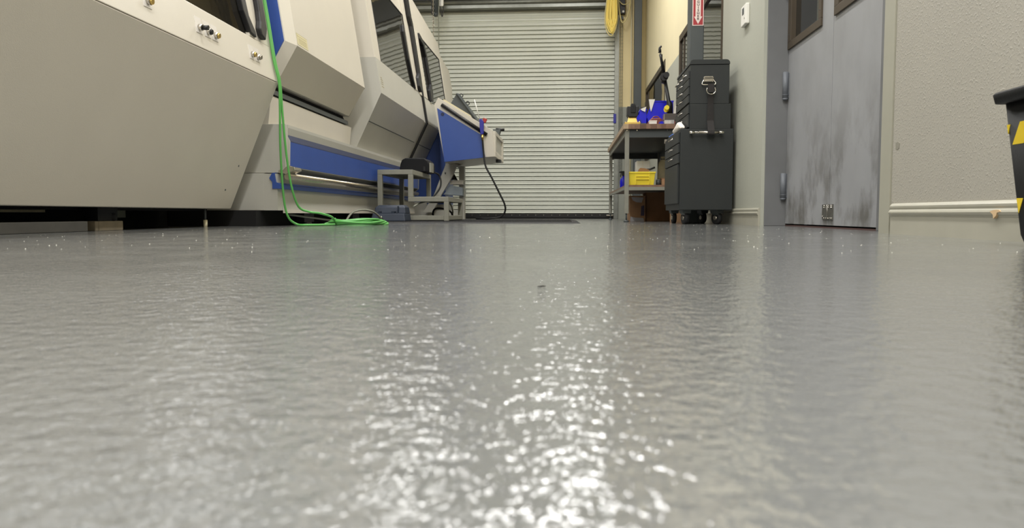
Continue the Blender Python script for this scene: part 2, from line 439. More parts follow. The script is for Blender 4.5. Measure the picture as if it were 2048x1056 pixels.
# ------------------------------------------------------------------ the near machine
m1 = thing('machine_tool', (-2.3, 2.8, 0), 'nearest machine on the left, beige sloping lower panel with small brass knobs above it', 'machine')
A = Lean(-1.82, .908)
Y1 = 4.81
MB().xz([(-2.147, .113), (-1.82, .905), (-1.9, .905), (-2.3, .113)], .6, Y1).build('lower_panel', 'paint', m1, bevel=.004)
b = MB(); A.slab(b, [(.6, .909), (Y1, .909), (Y1, 1.118), (.6, 1.118)], -.12, 0); b.build('front_panel', 'paint', m1, bevel=.003)
MB().xz([(-2.302, .113), (-1.96, .90), (-2.04, 2.3), (-3.2, 2.3), (-3.2, .113)], .6, Y1 - .01).build('body', 'paint_dark', m1)
b = MB(); A.rect(b, 4.56, Y1, 1.119, 2.3, -.1, -.003); b.build('end_post', 'paint', m1, bevel=.004)
b = MB(); A.rect(b, .6, 4.46, 1.119, 2.25, -.04, -.02); b.build('window_pane', 'glass', m1)
for y0, y1, o_ in ((4.462, 4.535, 0), (4.543, 4.558, -.004)):
    b = MB(); A.rect(b, y0, y1, 1.121, 2.25, -.05, o_); b.build('door_edge', 'paint', m1, bevel=.003)
b = MB(); A.slab(b, [(4.385, 2.2), (4.385, 1.33), (4.40, 1.25), (4.46, 1.14), (4.535, 1.125), (4.535, 1.16), (4.47, 1.24), (4.455, 1.34), (4.455, 2.2)], -.02, .014)
b.build('door_handle', 'black', m1, bevel=.005)
b = MB(); A.slab(b, [(4.625, 2.2), (4.61, 1.30), (4.60, 1.24), (4.575, 1.19), (4.585, 1.15), (4.635, 1.13), (4.69, 1.21), (4.692, 1.30), (4.675, 2.2)], -.002, .032)
b.build('door_handle', 'black', m1, bevel=.008)
for k, (yy, mm) in enumerate(((3.316, 'brass'), (3.793, 'black'), (3.884, 'black'), (3.968, 'brass'), (4.442, 'brass'), (4.522, 'steel'))):
    zz = 1.011
    b = MB(); A.rect(b, yy - .036, yy + .03, zz - .03, zz + .05, 0, .0025); p = b.build('label_plate', 'plate_pale', m1)
    c = A.p(yy, zz, .002); e = A.p(yy, zz - .003, .02)
    kb = MB().cyl(c, e, .0165, .0165, 16).build('knob', 'chrome', p)
    e2 = A.p(yy, zz - .004, .028 if k != 1 else .05)
    nb = MB().cyl(e, e2, .0145 if k != 1 else .011, .0125, 16).build('knob_face', mm, p)
for yy, zz in ((4.63, .23), (4.69, .38)):
    xx = -2.147 + (zz - .113) / .792 * .327
    MB().cyl((xx - .01, yy, zz), (xx + .002, yy, zz - .001), .006, n=8).build('panel_screw', 'darkgrey', m1)
# what carries it: rail, feet; a black block paints the shade in the hollow
MB().box(-3.1, -2.62, .7, 5.6, 0, .112).build('hollow_shade_fill', 'void', m1)
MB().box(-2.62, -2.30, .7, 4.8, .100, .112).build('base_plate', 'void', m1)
MB().box(-2.24, -2.18, .7, 3.375, 0, .047).build('floor_rail', 'railgrey', m1, bevel=.003)
ft = MB().box(-2.30, -2.2, 3.49, 3.69, 0, .046).box(-2.30, -2.2, 3.462, 3.488, 0, .046).build('foot', 'footwood', m1, bevel=.003)
MB().box(-2.28, -2.21, 3.50, 3.66, .046, .112).cyl((-2.24, 3.63, .046), (-2.24, 3.63, .085), .035, n=12).build('foot_bracket', 'caseblack', ft)
f2 = MB().cyl((-2.2, 4.566, 0), (-2.2, 4.566, .044), .012, n=12).build('foot', 'cream', m1)
MB().cyl((-2.2, 4.566, .044), (-2.2, 4.566, .112), .007, n=10).build('foot_screw', 'darkgrey', f2)
MB().box(-2.5, -2.45, 3.02, 3.16, .05, .10).box(-2.5, -2.47, 3.16, 3.5, .088, .1).build('junction_box', 'cream', m1)
MB().box(-2.55, -2.5, 4.05, 4.22, .06, .10).build('cable_clip', 'greycable', m1)

# ------------------------------------------------------------------ the long machine behind it
m2 = thing('machine_tool', (-2.4, 7.5, 0), 'long beige and blue machine with reflective windows and chrome rail, behind the nearest machine', 'machine')
B = Lean(-1.78, 1.19)
def off(poly, dx): return [(x + dx, z) for x, z in poly]
pf = [(-1.925, .945), (-1.78, 1.19), (-2.0, 2.61), (-2.9, 2.61), (-2.9, .945)]
pin = [(-1.983, .955), (-1.838, 1.21), (-2.055, 2.61), (-2.9, 2.61), (-2.9, .955)]
MB().loft([[(x, y, z) for x, z in p] for p, y in ((pin, 5.0), (pf, 5.058), (pf, 6.77))]).build('front_cabinet', 'paint', m2)
ep = MB().xz([(-1.846, 1.212), (-1.982, .972), (-2.6, .972), (-2.6, 2.5), (-2.046, 2.5)], 4.992, 4.999).build('end_panel', 'blue', m2)
lk = MB().cyl((-1.957, 4.992, 1.357), (-1.957, 4.978, 1.357), .017, n=16).box(-1.962, -1.952, 4.968, 4.98, 1.342, 1.374).build('panel_lock', 'chrome', ep)
b = MB(); B.rect(b, 5.075, 5.285, 1.203, 1.279, 0, .0015); st = b.build('info_plate', 'sticker', m2)
b = MB()
for zz in (1.262, 1.247, 1.238, 1.228, 1.218): B.rect(b, 5.105, 5.262, zz - .0016, zz + .0016, .0012, .002)
B.rect(b, 5.09, 5.1, 1.258, 1.268, .0012, .002); B.rect(b, 5.075, 5.285, 1.2775, 1.279, .0012, .002); B.rect(b, 5.075, 5.079, 1.203, 1.279, .0012, .002)
b.build('print_lines', 'stickline', st)
MB().xz([(-1.99, .946), (-1.972, .905), (-2.2, .905), (-2.2, .946)], 5.04, 6.80).build('slide_recess_shade', 'void', m2)  # shade in the recess, put in as a black strip
MB().xz([(-1.945, .904), (-1.942, .872), (-2.2, .872), (-2.2, .904)], 5.02, 6.80).build('slide_strip', 'darkgrey', m2)
MB().xz([(-1.95, .862), (-1.975, .64), (-2.4, .64), (-2.4, .862)], 5.02, 6.93).build('lower_front_panel', 'paint', m2, bevel=.002)
b = MB(); B.rect(b, 6.772, 6.79, 1.185, 2.61, -.05, -.006); b.xz([(-1.79, 1.19), (-1.93, .945), (-2.0, .945), (-1.86, 1.19)], 6.772, 6.79)
b.build('door_gasket', 'rubber', m2)
# sliding-door bay
C3 = Lean(-1.70, 1.19)
p3 = [(-1.955, .66), (-1.70, 1.19), (-1.751, 1.515), (-2.9, 1.515), (-2.9, .66)]
p3i = off(p3, -.175)
MB().loft([[(x if x > -2.95 else -2.9, y, z) for x, z in p] for p, y in ((p3, 7.048), (p3, 9.19))]).build('bay_apron', 'paint_dark', m2)
MB().xz([(-1.826, .930), (-1.8205, .934), (-1.8185, .938), (-1.83, .942)], 7.06, 9.18).build('apron_seam', 'darkgrey', m2)
b = MB()
for zz, l in ((1.345, .05), (1.325, .07), (1.305, .075), (1.285, .07), (1.262, .085)): C3.rect(b, 7.12, 7.12 + l, zz - .0025, zz + .0025, 0, .0012)
b.build('faint_print', 'stickline', m2)
# upper bay: body, panes, strips, handles
b = MB()
yz_up = [(7.06, 1.516), (11.36, 1.516), (12.2, 1.75), (12.45, 2.12), (12.40, 2.365), (11.63, 2.45), (11.60, 2.615), (9.8, 2.78), (7.06, 2.9)]
C3.slab(b, yz_up, -.7, -.008)
b.build('bay_body', 'paint', m2)
b = MB().loft([[(C3.p(0, 1.48)[0] - .012 - dx, y, 1.48), (C3.p(0, 2.8)[0] - .012 - dx, y, 2.8), (-2.8, y, 2.8), (-2.8, y, 1.48)] for y, dx in ((7.056, 0), (7.12, 0))])
b.build('corner_post', 'paint', m2)
b = MB(); C3.rect(b, 7.29, 8.82, 1.518, 2.34, -.012, -.003); b.build('window_pane', 'glass', m2)
b = MB(); C3.rect(b, 7.25, 8.84, 2.34, 2.352, -.01, .002); C3.rect(b, 8.822, 8.84, 1.518, 2.34, -.01, .002); b.build('window_gasket', 'rubber', m2)
for y0, y1, o_ in ((8.86, 8.93, .012), (8.95, 9.04, .006)):
    b = MB(); C3.rect(b, y0, y1, 1.518, 2.75, -.01, o_); b.build('door_edge', 'paint', m2, bevel=.003)
b = MB(); C3.slab(b, [(8.69, 2.20), (8.66, 2.12), (8.70, 1.82), (8.78, 1.60), (8.84, 1.515), (8.86, 1.515), (8.86, 1.56), (8.80, 1.68), (8.755, 1.85), (8.73, 2.10), (8.75, 2.20)], -.004, .02)
b.build('door_handle', 'black', m2, bevel=.005)
b = MB(); C3.slab(b, [(9.06, 2.75), (9.12, 2.40), (9.18, 2.30), (9.20, 1.75), (9.08, 1.68), (9.07, 1.58), (9.16, 1.52), (9.26, 1.60), (9.28, 1.72), (9.30, 2.36), (9.22, 2.47), (9.14, 2.75)], -.004, .035)
b.build('door_handle', 'black', m2, bevel=.006)
b = MB(); C3.rect(b, 9.39, 9.46, 1.19, 2.75, -.03, .001); b.xz([(-1.70, 1.19), (-1.955, .66), (-2.0, .66), (-1.745, 1.19)], 9.39, 9.46)
b.build('bay_gasket', 'rubber', m2)
pflange = off(p3, -.02)
MB().xz(pflange, 9.19, 9.39).build('bay_flange', 'paint_dark', m2)
MB().xz(p3, 9.46, 10.27).build('bay_apron', 'paint_dark', m2)
MB().xz([(-1.826, .930), (-1.8205, .934), (-1.8185, .938), (-1.83, .942)], 9.47, 10.26).build('apron_seam', 'darkgrey', m2)
b = MB(); C3.slab(b, [(9.77, 1.518), (11.36, 1.518), (11.35, 2.30), (11.30, 2.335), (9.72, 2.335)], -.012, -.003); b.build('window_pane', 'glass', m2)
b = MB(); C3.rect(b, 9.70, 11.36, 2.335, 2.348, -.01, .002); C3.rect(b, 11.352, 11.37, 1.518, 2.34, -.01, .002); b.build('window_gasket', 'rubber', m2)
for y0, y1, o_ in ((9.50, 9.60, .006), (9.63, 9.70, .006), (11.40, 11.5, .004)):
    b = MB(); C3.rect(b, y0, y1, 1.6 if y0 > 11 else 1.518, 2.3 if y0 > 11 else 2.35, -.01, o_); b.build('door_edge', 'paint', m2, bevel=.003)
b = MB(); C3.slab(b, [(9.70, 2.345), (9.70, 2.27), (9.90, 2.23), (9.99, 2.10), (10.02, 1.75), (9.94, 1.70), (9.86, 1.66), (9.86, 1.52), (10.0, 1.53), (10.08, 1.66), (10.07, 2.14), (9.97, 2.30)], -.004, .03)
b.build('door_handle', 'black', m2, bevel=.006)
# long bed with blue front and chrome rail
bed = [(-2.5, .66), (-2.5, .105), (-1.897, .105), (-1.897, .25), (-1.90, .345), (-1.879, .36), (-1.842, .39), (-1.837, .563), (-1.860, .606), (-1.85, .652), (-1.85, .672), (-1.93, .672)]
MB().xz(bed, 5.05, 9.55).build('bed', 'paint_dark', m2)
MB().box(-1.895, -1.885, 5.052, 9.5, .086, .108).build('bed_bottom_edge', 'paint', m2)
MB().xz([(-1.8362, .558), (-1.8392, .395), (-1.85, .395), (-1.85, .558)], 5.056, 9.5).build('blue_panel', 'blue', m2)
MB().xz([(-1.8366, .558), (-1.8372, .565), (-1.8575, .606), (-1.87, .606), (-1.85, .558)], 5.056, 9.5).build('rim_shade_strip', 'navy', m2)  # shade under the rim, painted as a navy strip
MB().xz([(-1.876, .36), (-1.842, .389), (-1.86, .389), (-1.89, .36)], 5.056, 9.5).build('lower_groove', 'darkgrey', m2)
MB().xz([(-1.915, .35), (-1.905, .29), (-1.872, .272), (-1.872, .246), (-1.93, .246), (-1.93, .29), (-1.95, .315), (-1.93, .35)], 4.96, 9.5).build('blue_rail', 'blue', m2)
rl = MB().cyl((-1.84, 5.0, .328), (-1.84, 9.45, .328), .0225, n=18).build('chrome_rail', 'steel', m2)
MB().xz([(-1.885, .352), (-1.835, .402), (-1.79, .388), (-1.785, .368), (-1.825, .352), (-1.85, .340)], 4.99, 5.12).build('rail_bracket', 'chrome', rl, bevel=.003)
MB().cyl((-1.885, 4.985, .36), (-1.885, 5.03, .36), .012, n=12).build('rail_screw', 'chrome', rl)
MB().box(-1.99, -1.899, 4.97, 5.05, .104, .345).build('bed_end_plate', 'paint_dark', m2)
MB().box(-2.5, -1.99, 4.97, 5.05, .104, .348).box(-2.5, -1.851, 5.0, 5.05, .352, .672).build('bed_end_cover', 'paint_dark', m2, bevel=.002)
MB().box(-2.618, -2.02, 4.9, 9.6, 0, .104).build('hollow_shade_fill', 'void', m2)  # black block standing in for the shade below the bed
for yy in (5.6, 6.9, 8.2):
    MB().box(-2.0, -1.94, yy, yy + .22, .02, .106).cyl((-1.97, yy + .1, 0), (-1.97, yy + .1, .02), .05, n=12).build('foot', 'black', m2)
MB().tube([(-1.94, 5.3, .075), (-1.94, 6.2, .03), (-1.94, 7.0, .028)], .008, 8).build('floor_pipe', 'greycable', m2)
# operator console
CY0, CY1 = 9.36, 10.55
cons = [(-1.572, 1.364), (-1.04, 1.04), (-.985, .765), (-1.486, .712)]
ct = MB().xz([(-1.61, 1.399), (-1.56, 1.49), (-.90, 1.095), (-.80, 1.02), (-.80, .70), (-.87, .772), (-.972, .765), (-1.486, .712)], CY0 + .01, CY1)
MB().xz([(-1.61, 1.399), (-1.56, 1.49), (-.903, 1.095), (-.869, .775), (-.984, .768), (-1.486, .715)], CY0 + .006, CY1).build('console_case', 'paint', m2, bevel=.003)
cb = MB().xz(cons, CY0 - .004, CY0 + .012).build('console_side_panel', 'blue', m2, bevel=.002)
MB().cyl((-1.505, CY0 - .009, 1.288), (-1.505, CY0 - .003, 1.288), .021, n=16).build('cable_cap', 'navy', cb)
MB().tube([(-1.515, CY0 - .02, 1.40), (-.965, CY0 - .02, 1.035)], .022, 6).build('edge_strip', 'black', m2)
b = MB().yz([(CY0 + .1, .83), (CY1 - .12, .84), (CY1 - .12, 1.0), (CY0 + .1, 1.02)], -.9, -.862)
cp_ = MB().yz([(CY0 + .01, .775), (CY1, .775), (CY1, .83), (CY0 + .01, .83)], -.90, -.866)
b = MB().box(-.90, -.862, CY0 + .02, CY1, .772, .82).box(-.90, -.862, CY0 + .02, CY0 + .14, .82, 1.04).box(-.90, -.862, CY1 - .12, CY1, .82, 1.04).box(-.90, -.862, CY0 + .02, CY1, 1.04, 1.085)
b.build('console_front_frame', 'paint', m2, bevel=.003)
MB().box(-.895, -.878, CY0 + .14, CY1 - .12, .82, 1.04).build('console_front_inset', 'paint_dark', m2)
MB().box(-.90, -.84, CY0 + .45, CY0 + .6, .735, .772).build('latch', 'black', m2)
# control panel lying on the console
cpn = MB().xz([(-1.455, 1.432), (-1.365, 1.58), (-1.33, 1.57), (-1.085, 1.215), (-1.15, 1.25)], CY0 + .25, CY0 + .30)
cpn.xz([(-1.372, 1.573), (-1.345, 1.566), (-1.085, 1.215), (-1.115, 1.23)], CY0 + .20, CY1 - .1)
cpn = cpn.build('control_screen', 'darkgrey', m2, bevel=.004)
for (x, z) in ((-1.315, 1.54), (-1.235, 1.445)):
    MB().tube([(x + .022 * math.cos(a / 10 * 6.283), CY0 + .28, z + .012 + .022 * math.sin(a / 10 * 6.283)) for a in range(10)], .006, 6, True).build('ring_knob', 'black', cpn)
MB().xz([(-1.50, 1.456), (-1.495, 1.475), (-1.17, 1.278), (-1.15, 1.248)], CY0 + .02, CY0 + .05).build('cream_seal', 'cream', m2)
MB().xz([(-.985, 1.205), (-.88, 1.205), (-.915, 1.10), (-.945, 1.10)], CY1 - .25, CY1 - .1).build('handwheel_mount', 'darkgrey', m2)
MB().cyl((-.95, CY1 - .18, 1.21), (-.835, CY1 - .18, 1.205), .02, n=14).build('handwheel', 'black', m2)
# pedestal, support arm, tray, post behind the steps
MB().box(-2.4, -1.625, 10.3, 11.0, .21, 1.25).build('pedestal', 'blue', m2)
MB().box(-2.4, -1.87, 10.25, 11.0, 0, .24).box(-2.4, -1.62, 10.3, 11.0, 0, .21).build('pedestal_plinth', 'paint_dark', m2)
sa = MB().xz([(-1.536, .725), (-1.405, .68), (-1.455, .56), (-1.60, .323), (-1.72, .10), (-1.84, .10), (-1.70, .316)], 9.80, 9.86).xz([(-1.536, .725), (-1.50, .74), (-1.36, .70), (-1.405, .68)], 9.80, 10.2)
sa.build('support_arm', 'paint_dark', m2, bevel=.002)
MB().cyl((-1.55, 9.796, .60), (-1.545, 9.801, .60), .012, n=10).build('arm_bolt', 'darkgrey', m2)
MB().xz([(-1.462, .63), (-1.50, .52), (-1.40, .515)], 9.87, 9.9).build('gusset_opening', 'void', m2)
MB().box(-1.5, -1.335, 9.9, 9.98, .46, .515).build('cross_beam', 'paint', m2)
MB().xz([(-1.50, .455), (-1.335, .42), (-1.335, .315), (-1.59, .33), (-1.56, .36)], 9.88, 10.2).build('chip_tray', 'tray', m2, bevel=.004)
MB().box(-1.40, -1.33, 10.02, 10.12, 0, .70).build('rear_post', 'paint_dark', m2)
MB().box(-1.9, -1.36, 10.0, 10.15, .04, .13).build('floor_beam', 'paint_dark', m2)
MB().box(-1.9, -1.36, 10.02, 10.13, 0, .04).build('beam_foot', 'black', m2)

# ------------------------------------------------------------------ green air hose: two strands, coil on the floor
hose = thing('air_hose', (-1.82, 4.9, 0), 'thin green air hose hanging down the near machine corner and coiled on the floor', 'hose')
def fp(pts): return smooth_path(pts, 7)
s1 = [A.p(4.72, 2.2, .012), A.p(4.765, 1.40, .012), A.p(4.76, 1.05, .013), (-1.806, 4.785, .905), (-1.808, 4.80, .75), (-1.825, 4.84, .50), (-1.835, 4.90, .22), (-1.82, 4.93, .07), (-1.78, 4.98, .014), (-1.70, 4.98, .008), (-1.60, 5.2, .008), (-1.70, 5.52, .008), (-1.70, 5.75, .008)]
s2 = [A.p(4.76, 2.2, .012), A.p(4.79, 1.40, .012), A.p(4.785, 1.05, .013), (-1.802, 4.795, .905), (-1.80, 4.82, .72), (-1.80, 4.88, .45), (-1.79, 4.93, .26), (-1.77, 5.0, .13), (-1.72, 5.06, .095), (-1.66, 5.1, .085), (-1.61, 5.2, .06), (-1.62, 5.32, .022), (-1.68, 5.55, .01)]
MB().tube(fp(s1), .0075, 8).build('hose_strand', 'green', hose)
MB().tube(fp(s2), .0075, 8).build('hose_strand', 'green', hose)
b = MB()
for k in range(5):
    cx, cy = -1.52, 5.52; R1, R2 = .21 - .012 * k, .13 + .05 * (k % 3)
    pts = []
    for i in range(28):
        a = i / 28 * 6.28319
        u, v = R1 * math.cos(a), R2 * math.sin(a)
        pts.append((cx + u * .94 - v * .2, cy + u * .6 + v, .009 + .007 * k + .006 * math.sin(3 * a + k)))
    b.tube(pts, .0075, 8, True)
b.build('hose_coil', 'green', hose)
MB().tube([(-1.655, 5.36, .007), (-1.66, 5.38, .03), (-1.645, 5.4, .05), (-1.64, 5.42, .03), (-1.645, 5.4, .007)], .004, 6).build('hose_tie', 'green', hose)

# ------------------------------------------------------------------ mat, steps, pedal and black case
MZ = .015
mt = thing('floor_mat', (-.8, 8, 0), 'black ribbed rubber mat on the floor in front of the shutter', 'mat')
MB().loft([[(-1.83, 6.55, 0), (.12, 6.52, 0), (.12, 9.6, 0), (-1.83, 9.6, 0)], [(-1.81, 6.6, MZ - .003), (.05, 6.58, MZ - .003), (.05, 9.55, MZ - .003), (-1.81, 9.55, MZ - .003)]]).build('mat_sheet', 'rubber', mt)
b = MB()
for k in range(20):
    y = 6.66 + k * .145
    b.box(-1.80, .045, y, y + .05, MZ - .004, MZ)
for k in range(26):
    x = -1.79 + k * .072
    b.box(x, x + .022, 6.62, 9.5, MZ - .004, MZ - .0008)
b.build('mat_ribs', 'rubber', mt)['kind'] = 'stuff'

st = thing('step_stool', (-1.45, 7.75, MZ), 'grey welded two-step metal platform standing before the long machine', 'step stool')
T = .045
for y in (7.25, 8.21):
    y1 = y + T
    MB().box(-1.796, -1.751, y, y1, MZ, .455).build('leg', 'frame_grey', st, bevel=.003)
    MB().box(-1.502, -1.457, y, y1, .242, .455).build('leg', 'frame_grey', st, bevel=.003)
    MB().box(-1.16, -1.115, y, y1, MZ, .197).build('leg', 'frame_grey', st, bevel=.003)
    MB().box(-1.796, -1.457, y, y1, .455, .5).build('top_rail', 'frame_grey', st, bevel=.003)
    MB().box(-1.502, -1.115, y, y1, .197, .242).build('step_rail', 'frame_grey', st, bevel=.003)
    MB().box(-1.751, -1.16, y + .003, y1 - .003, .022, .066).build('floor_rail', 'frame_grey', st, bevel=.003)
for x, z0, z1, nm in ((-1.796, .455, .5, 'top_rail'), (-1.502, .455, .5, 'top_rail'), (-1.16, .197, .242, 'step_rail'), (-1.16, .022, .066, 'floor_rail')):
    MB().box(x, x + T, 7.297, 8.208, z0, z1).build(nm, 'frame_grey', st, bevel=.003)
def tread(x0, x1, z):
    b = MB()
    for k in range(16):
        y = 7.30 + k * .0565
        b.box(x0, x1, y, y + .03, z - .02, z + .003)
    b.box(x0, x1, 7.297, 8.208, z - .014, z - .006)
    return b.build('tread', 'frame_grey', st)
tread(-1.75, -1.503, .5); tread(-1.456, -1.161, .242)

ped = thing('foot_pedal', (-1.6, 6.97, MZ), 'blue-grey cast foot switch with hood on the mat before the steps', 'foot switch')
MB().loft([[(-1.765, 6.85, MZ), (-1.445, 6.85, MZ), (-1.445, 7.12, MZ), (-1.765, 7.12, MZ)], [(-1.75, 6.87, .085), (-1.46, 6.87, .085), (-1.455, 7.12, .085), (-1.755, 7.12, .085)]]).build('base', 'pedal', ped, bevel=.008)
MB().loft([[(-1.75, 6.93, .085), (-1.46, 6.93, .085), (-1.455, 7.12, .085), (-1.755, 7.12, .085)], [(-1.745, 6.95, .14), (-1.47, 6.95, .14), (-1.465, 7.12, .14), (-1.75, 7.12, .14)], [(-1.72, 6.99, .162), (-1.49, 6.99, .162), (-1.485, 7.11, .162), (-1.72, 7.11, .162)]]).build('hood', 'pedal', ped, bevel=.006)
for q in ((-1.53, -1.522, 6.90, 6.95, .085, .15), (-1.70, -1.68, 6.88, 6.935, .08, .105), (-1.58, -1.55, 6.88, 6.935, .08, .105)):
    MB().box(*q).build('pedal_lug', 'pedal', ped)
MB().tube(fp([(-1.835, 6.3, .012), (-1.81, 6.42, .09), (-1.755, 6.55, .115), (-1.70, 6.70, .10), (-1.665, 6.83, .045)]), .009, 8).build('cable', 'greycable', ped)
MB().cyl((-1.668, 6.82, .05), (-1.66, 6.856, .035), .014, n=10).build('cable_gland', 'chrome', ped)
tag(MB().tube(fp([(-1.435, 7.18, .15), (-1.39, 7.34, .19), (-1.31, 7.5, .208), (-1.2, 7.8, .20), (-1.2, 8.1, .1), (-1.24, 8.14, .024)]), .008, 8).build('cable', 'greycable'), 'grey cable arching under the lower step of the grey platform', 'cable')
tag(MB().tube(fp([(-1.33, 7.9, .024), (-1.36, 7.8, .07), (-1.33, 7.75, .13), (-1.26, 7.8, .135), (-1.19, 7.9, .10), (-1.18, 8.0, .024)]), .01, 8).build('cable', 'rubber'), 'black cable loop on the mat inside the grey platform', 'cable')

cs = thing('equipment_case', (-1.55, 7.9, .503), 'black plastic case with slanted top corners on the upper step', 'case')
o = [(-1.70, .503), (-1.395, .503), (-1.395, .585), (-1.412, .622), (-1.445, .645), (-1.635, .648), (-1.672, .630), (-1.69, .58)]
MB().xz(o, 7.78, 8.14).build('shell', 'caseblack', cs, bevel=.01)
MB().box(-1.45, -1.43, 7.765, 7.785, .515, .56).build('latch', 'rubber', cs)
MB().box(-1.394, -1.375, 7.80, 7.95, .505, .60).build('side_flap', 'frame_grey', cs)
MB().tube(fp([(-1.37, 8.0, .51), (-1.345, 8.1, .49), (-1.325, 8.1, .43), (-1.33, 8.08, .36), (-1.37, 8.05, .29), (-1.40, 8.0, .255)]), .009, 8).build('cable', 'rubber', cs)

# ------------------------------------------------------------------ air gun hanging on the console, hose to the floor
ag = thing('air_gun', (-1.03, 9.3, 1.05), 'blue air blow gun with red trigger hanging on console edge, black hose below', 'air gun')
GY = 9.30
MB().xz([(-1.05, 1.215), (-1.025, 1.22), (-.995, 1.19), (-1.0, 1.04), (-1.035, 1.03), (-1.045, 1.10)], GY - .015, GY + .015).build('gun_body', 'gunblue', ag, bevel=.006)
MB().tube([(-1.045, GY, 1.21), (-1.11, GY, 1.45)], .005, 8).build('nozzle', 'white', ag)
MB().xz([(-1.02, 1.18), (-1.0, 1.235), (-.955, 1.215), (-.975, 1.17)], GY - .012, GY + .012).build('trigger', 'red', ag, bevel=.004)
MB().cyl((-1.016, GY, 1.035), (-1.012, GY, .965), .013, n=12).cyl((-1.015, GY, 1.01), (-1.014, GY, .99), .017, n=6).build('fitting', 'brass', ag)
MB().tube(fp([(-1.012, GY, .97), (-1.0, GY, .82), (-.975, GY - .02, .66), (-.90, GY - .05, .52), (-.81, GY - .05, .34), (-.745, GY - .03, .20), (-.742, GY, .11), (-.80, GY + .02, .045), (-.92, GY, .027), (-1.02, GY - .02, .026), (-1.1, GY + .1, .025)]), .011, 8).build('hose', 'rubber', ag)

# ------------------------------------------------------------------ chain hoist by the shutter
HF = 12.75 / 11.8
def hp(x, z, y=0.0): return (x * HF, 12.75 + y, .08 + (z - .08) * HF)
hs = thing('chain_hoist', (-2.16, 12.75, 4.6), 'black chain hoist with steel chain hanging in front of the shutter at the top', 'hoist')
MB().cyl(hp(-2.0, 3.12), hp(-2.0, 4.3), .050, n=18).cyl(hp(-2.0, 3.075), hp(-2.0, 3.12), .038, .050, n=18).box(-2.2, -2.13, 12.73, 12.77, 4.6, CZ).build('chain_bag', 'darkgrey', hs)
MB().box(-2.225, -2.212, 12.74, 12.76, 3.35, 4.7).build('bag_bracket', 'black', hs)
lk = MB()
for k in range(72):
    x, y, z = hp(-2.022, 2.72); z += k * .033; y -= .065
    ax = k % 2
    pts = []
    for i in range(8):
        a = i / 8 * 6.283
        u, v = .010 * math.cos(a), .021 * math.sin(a)
        pts.append((x + (u if ax else 0), y + (0 if ax else u), z + v))
    lk.tube(pts, .0045, 5, True)
lk.build('load_chain', 'steel', hs)['kind'] = 'stuff'
MB().tube([hp(-1.951, 1.3), hp(-1.95, 3.3), (-1.95 * HF, 12.75, CZ)], .008, 8).build('rope', 'greycable', hs)
MB().box(-1.932 * HF, -1.875 * HF, 12.72, 12.78, 3.475, CZ).build('control_box', 'white', hs, bevel=.003)
MB().box(-1.917 * HF, -1.910 * HF, 12.712, 12.72, 3.475, 4.6).build('box_stripe', 'darkgrey', hs)
MB().tube(fp([hp(-1.92, 3.24), hp(-1.912, 3.13), hp(-1.898, 3.07), hp(-1.882, 3.12), hp(-1.878, 3.24)]), .008, 8).build('cable', 'black', hs)

# ------------------------------------------------------------------ yellow cord coil and control station on the far wall
yc = thing('extension_cord', (.73, 12.98, 3.9), 'thick coil of yellow cord hanging at the top corner of the shutter', 'cord')
random.seed(3)
for k in range(26):
    ztop = 3.95; hw = .008 + .074 * random.random(); zb = 3.03 + random.random() * .12 + .6 * (.05 - hw) * (hw < .05); xc = .722 + random.uniform(-.022, .022)
    y = 12.90 + random.uniform(0, .07)
    if k == 0: zb, hw, xc = 3.0, .098, .712
    if k == 1: zb, hw, xc = 3.06, .085, .735
    pts = [(xc - hw * .55, y, ztop), (xc - hw * .7, y, 3.6), (xc - hw, y, 3.3), (xc - hw * .75, y, zb + .1), (xc, y, zb), (xc + hw * .75, y, zb + .1), (xc + hw, y, 3.3), (xc + hw * .9, y, 3.6), (xc + hw * .6, y, ztop)]
    MB().tube(fp(pts), .0085, 6).build('cord_loop', 'cord' if k > 1 else 'cream_cord', yc)
MB().box(.66, .80, 12.88, 13.26, 3.93, 3.96).build('hook', 'darkgrey', yc)
cs2 = thing('control_station', (.91, 13.28, 3.6), 'black push-button box on the wall right of the yellow cord coil', 'control box')
MB().box(.845, .965, 13.20, 13.297, 3.42, 3.8).build('case', 'black', cs2, bevel=.006)
MB().cyl((.93, 13.2, 3.452), (.93, 13.185, 3.452), .018, n=16).build('button', 'white', cs2)
MB().tube(fp([(.84, 13.15, 3.75), (.855, 13.12, 3.5), (.885, 13.1, 3.3), (.92, 13.1, 3.25), (.98, 13.1, 3.32), (1.03, 13.12, 3.5), (1.045, 13.15, 3.8)]), .010, 8).build('cable', 'cream_cord', cs2)
MB().tube(fp([(.86, 13.16, 3.62), (.91, 13.14, 3.56), (.98, 13.14, 3.56), (1.03, 13.16, 3.6)]), .007, 8).build('cable', 'cream_cord', cs2)
ch = thing('hand_chain', (.905, 13.24, 3.4), 'long steel hand chain hanging beside the shutter guide rail', 'chain')
b = MB()
for k in range(99):
    z = .6 + k * .0275
    for xx in (.893, .922):
        pts = []
        for i in range(6):
            a = i / 6 * 6.283; u, v = .008 * math.cos(a), .016 * math.sin(a)
            pts.append((xx + (u if k % 2 else 0), 13.24 + (0 if k % 2 else u), z + v))
        b.tube(pts, .0032, 4, True)
b.build('chain_links', 'galv', ch)['kind'] = 'stuff'
MB().cyl((.9075, 13.22, 3.36), (.9075, 13.295, 3.36), .03, n=14).build('chain_wheel', 'darkgrey', ch)

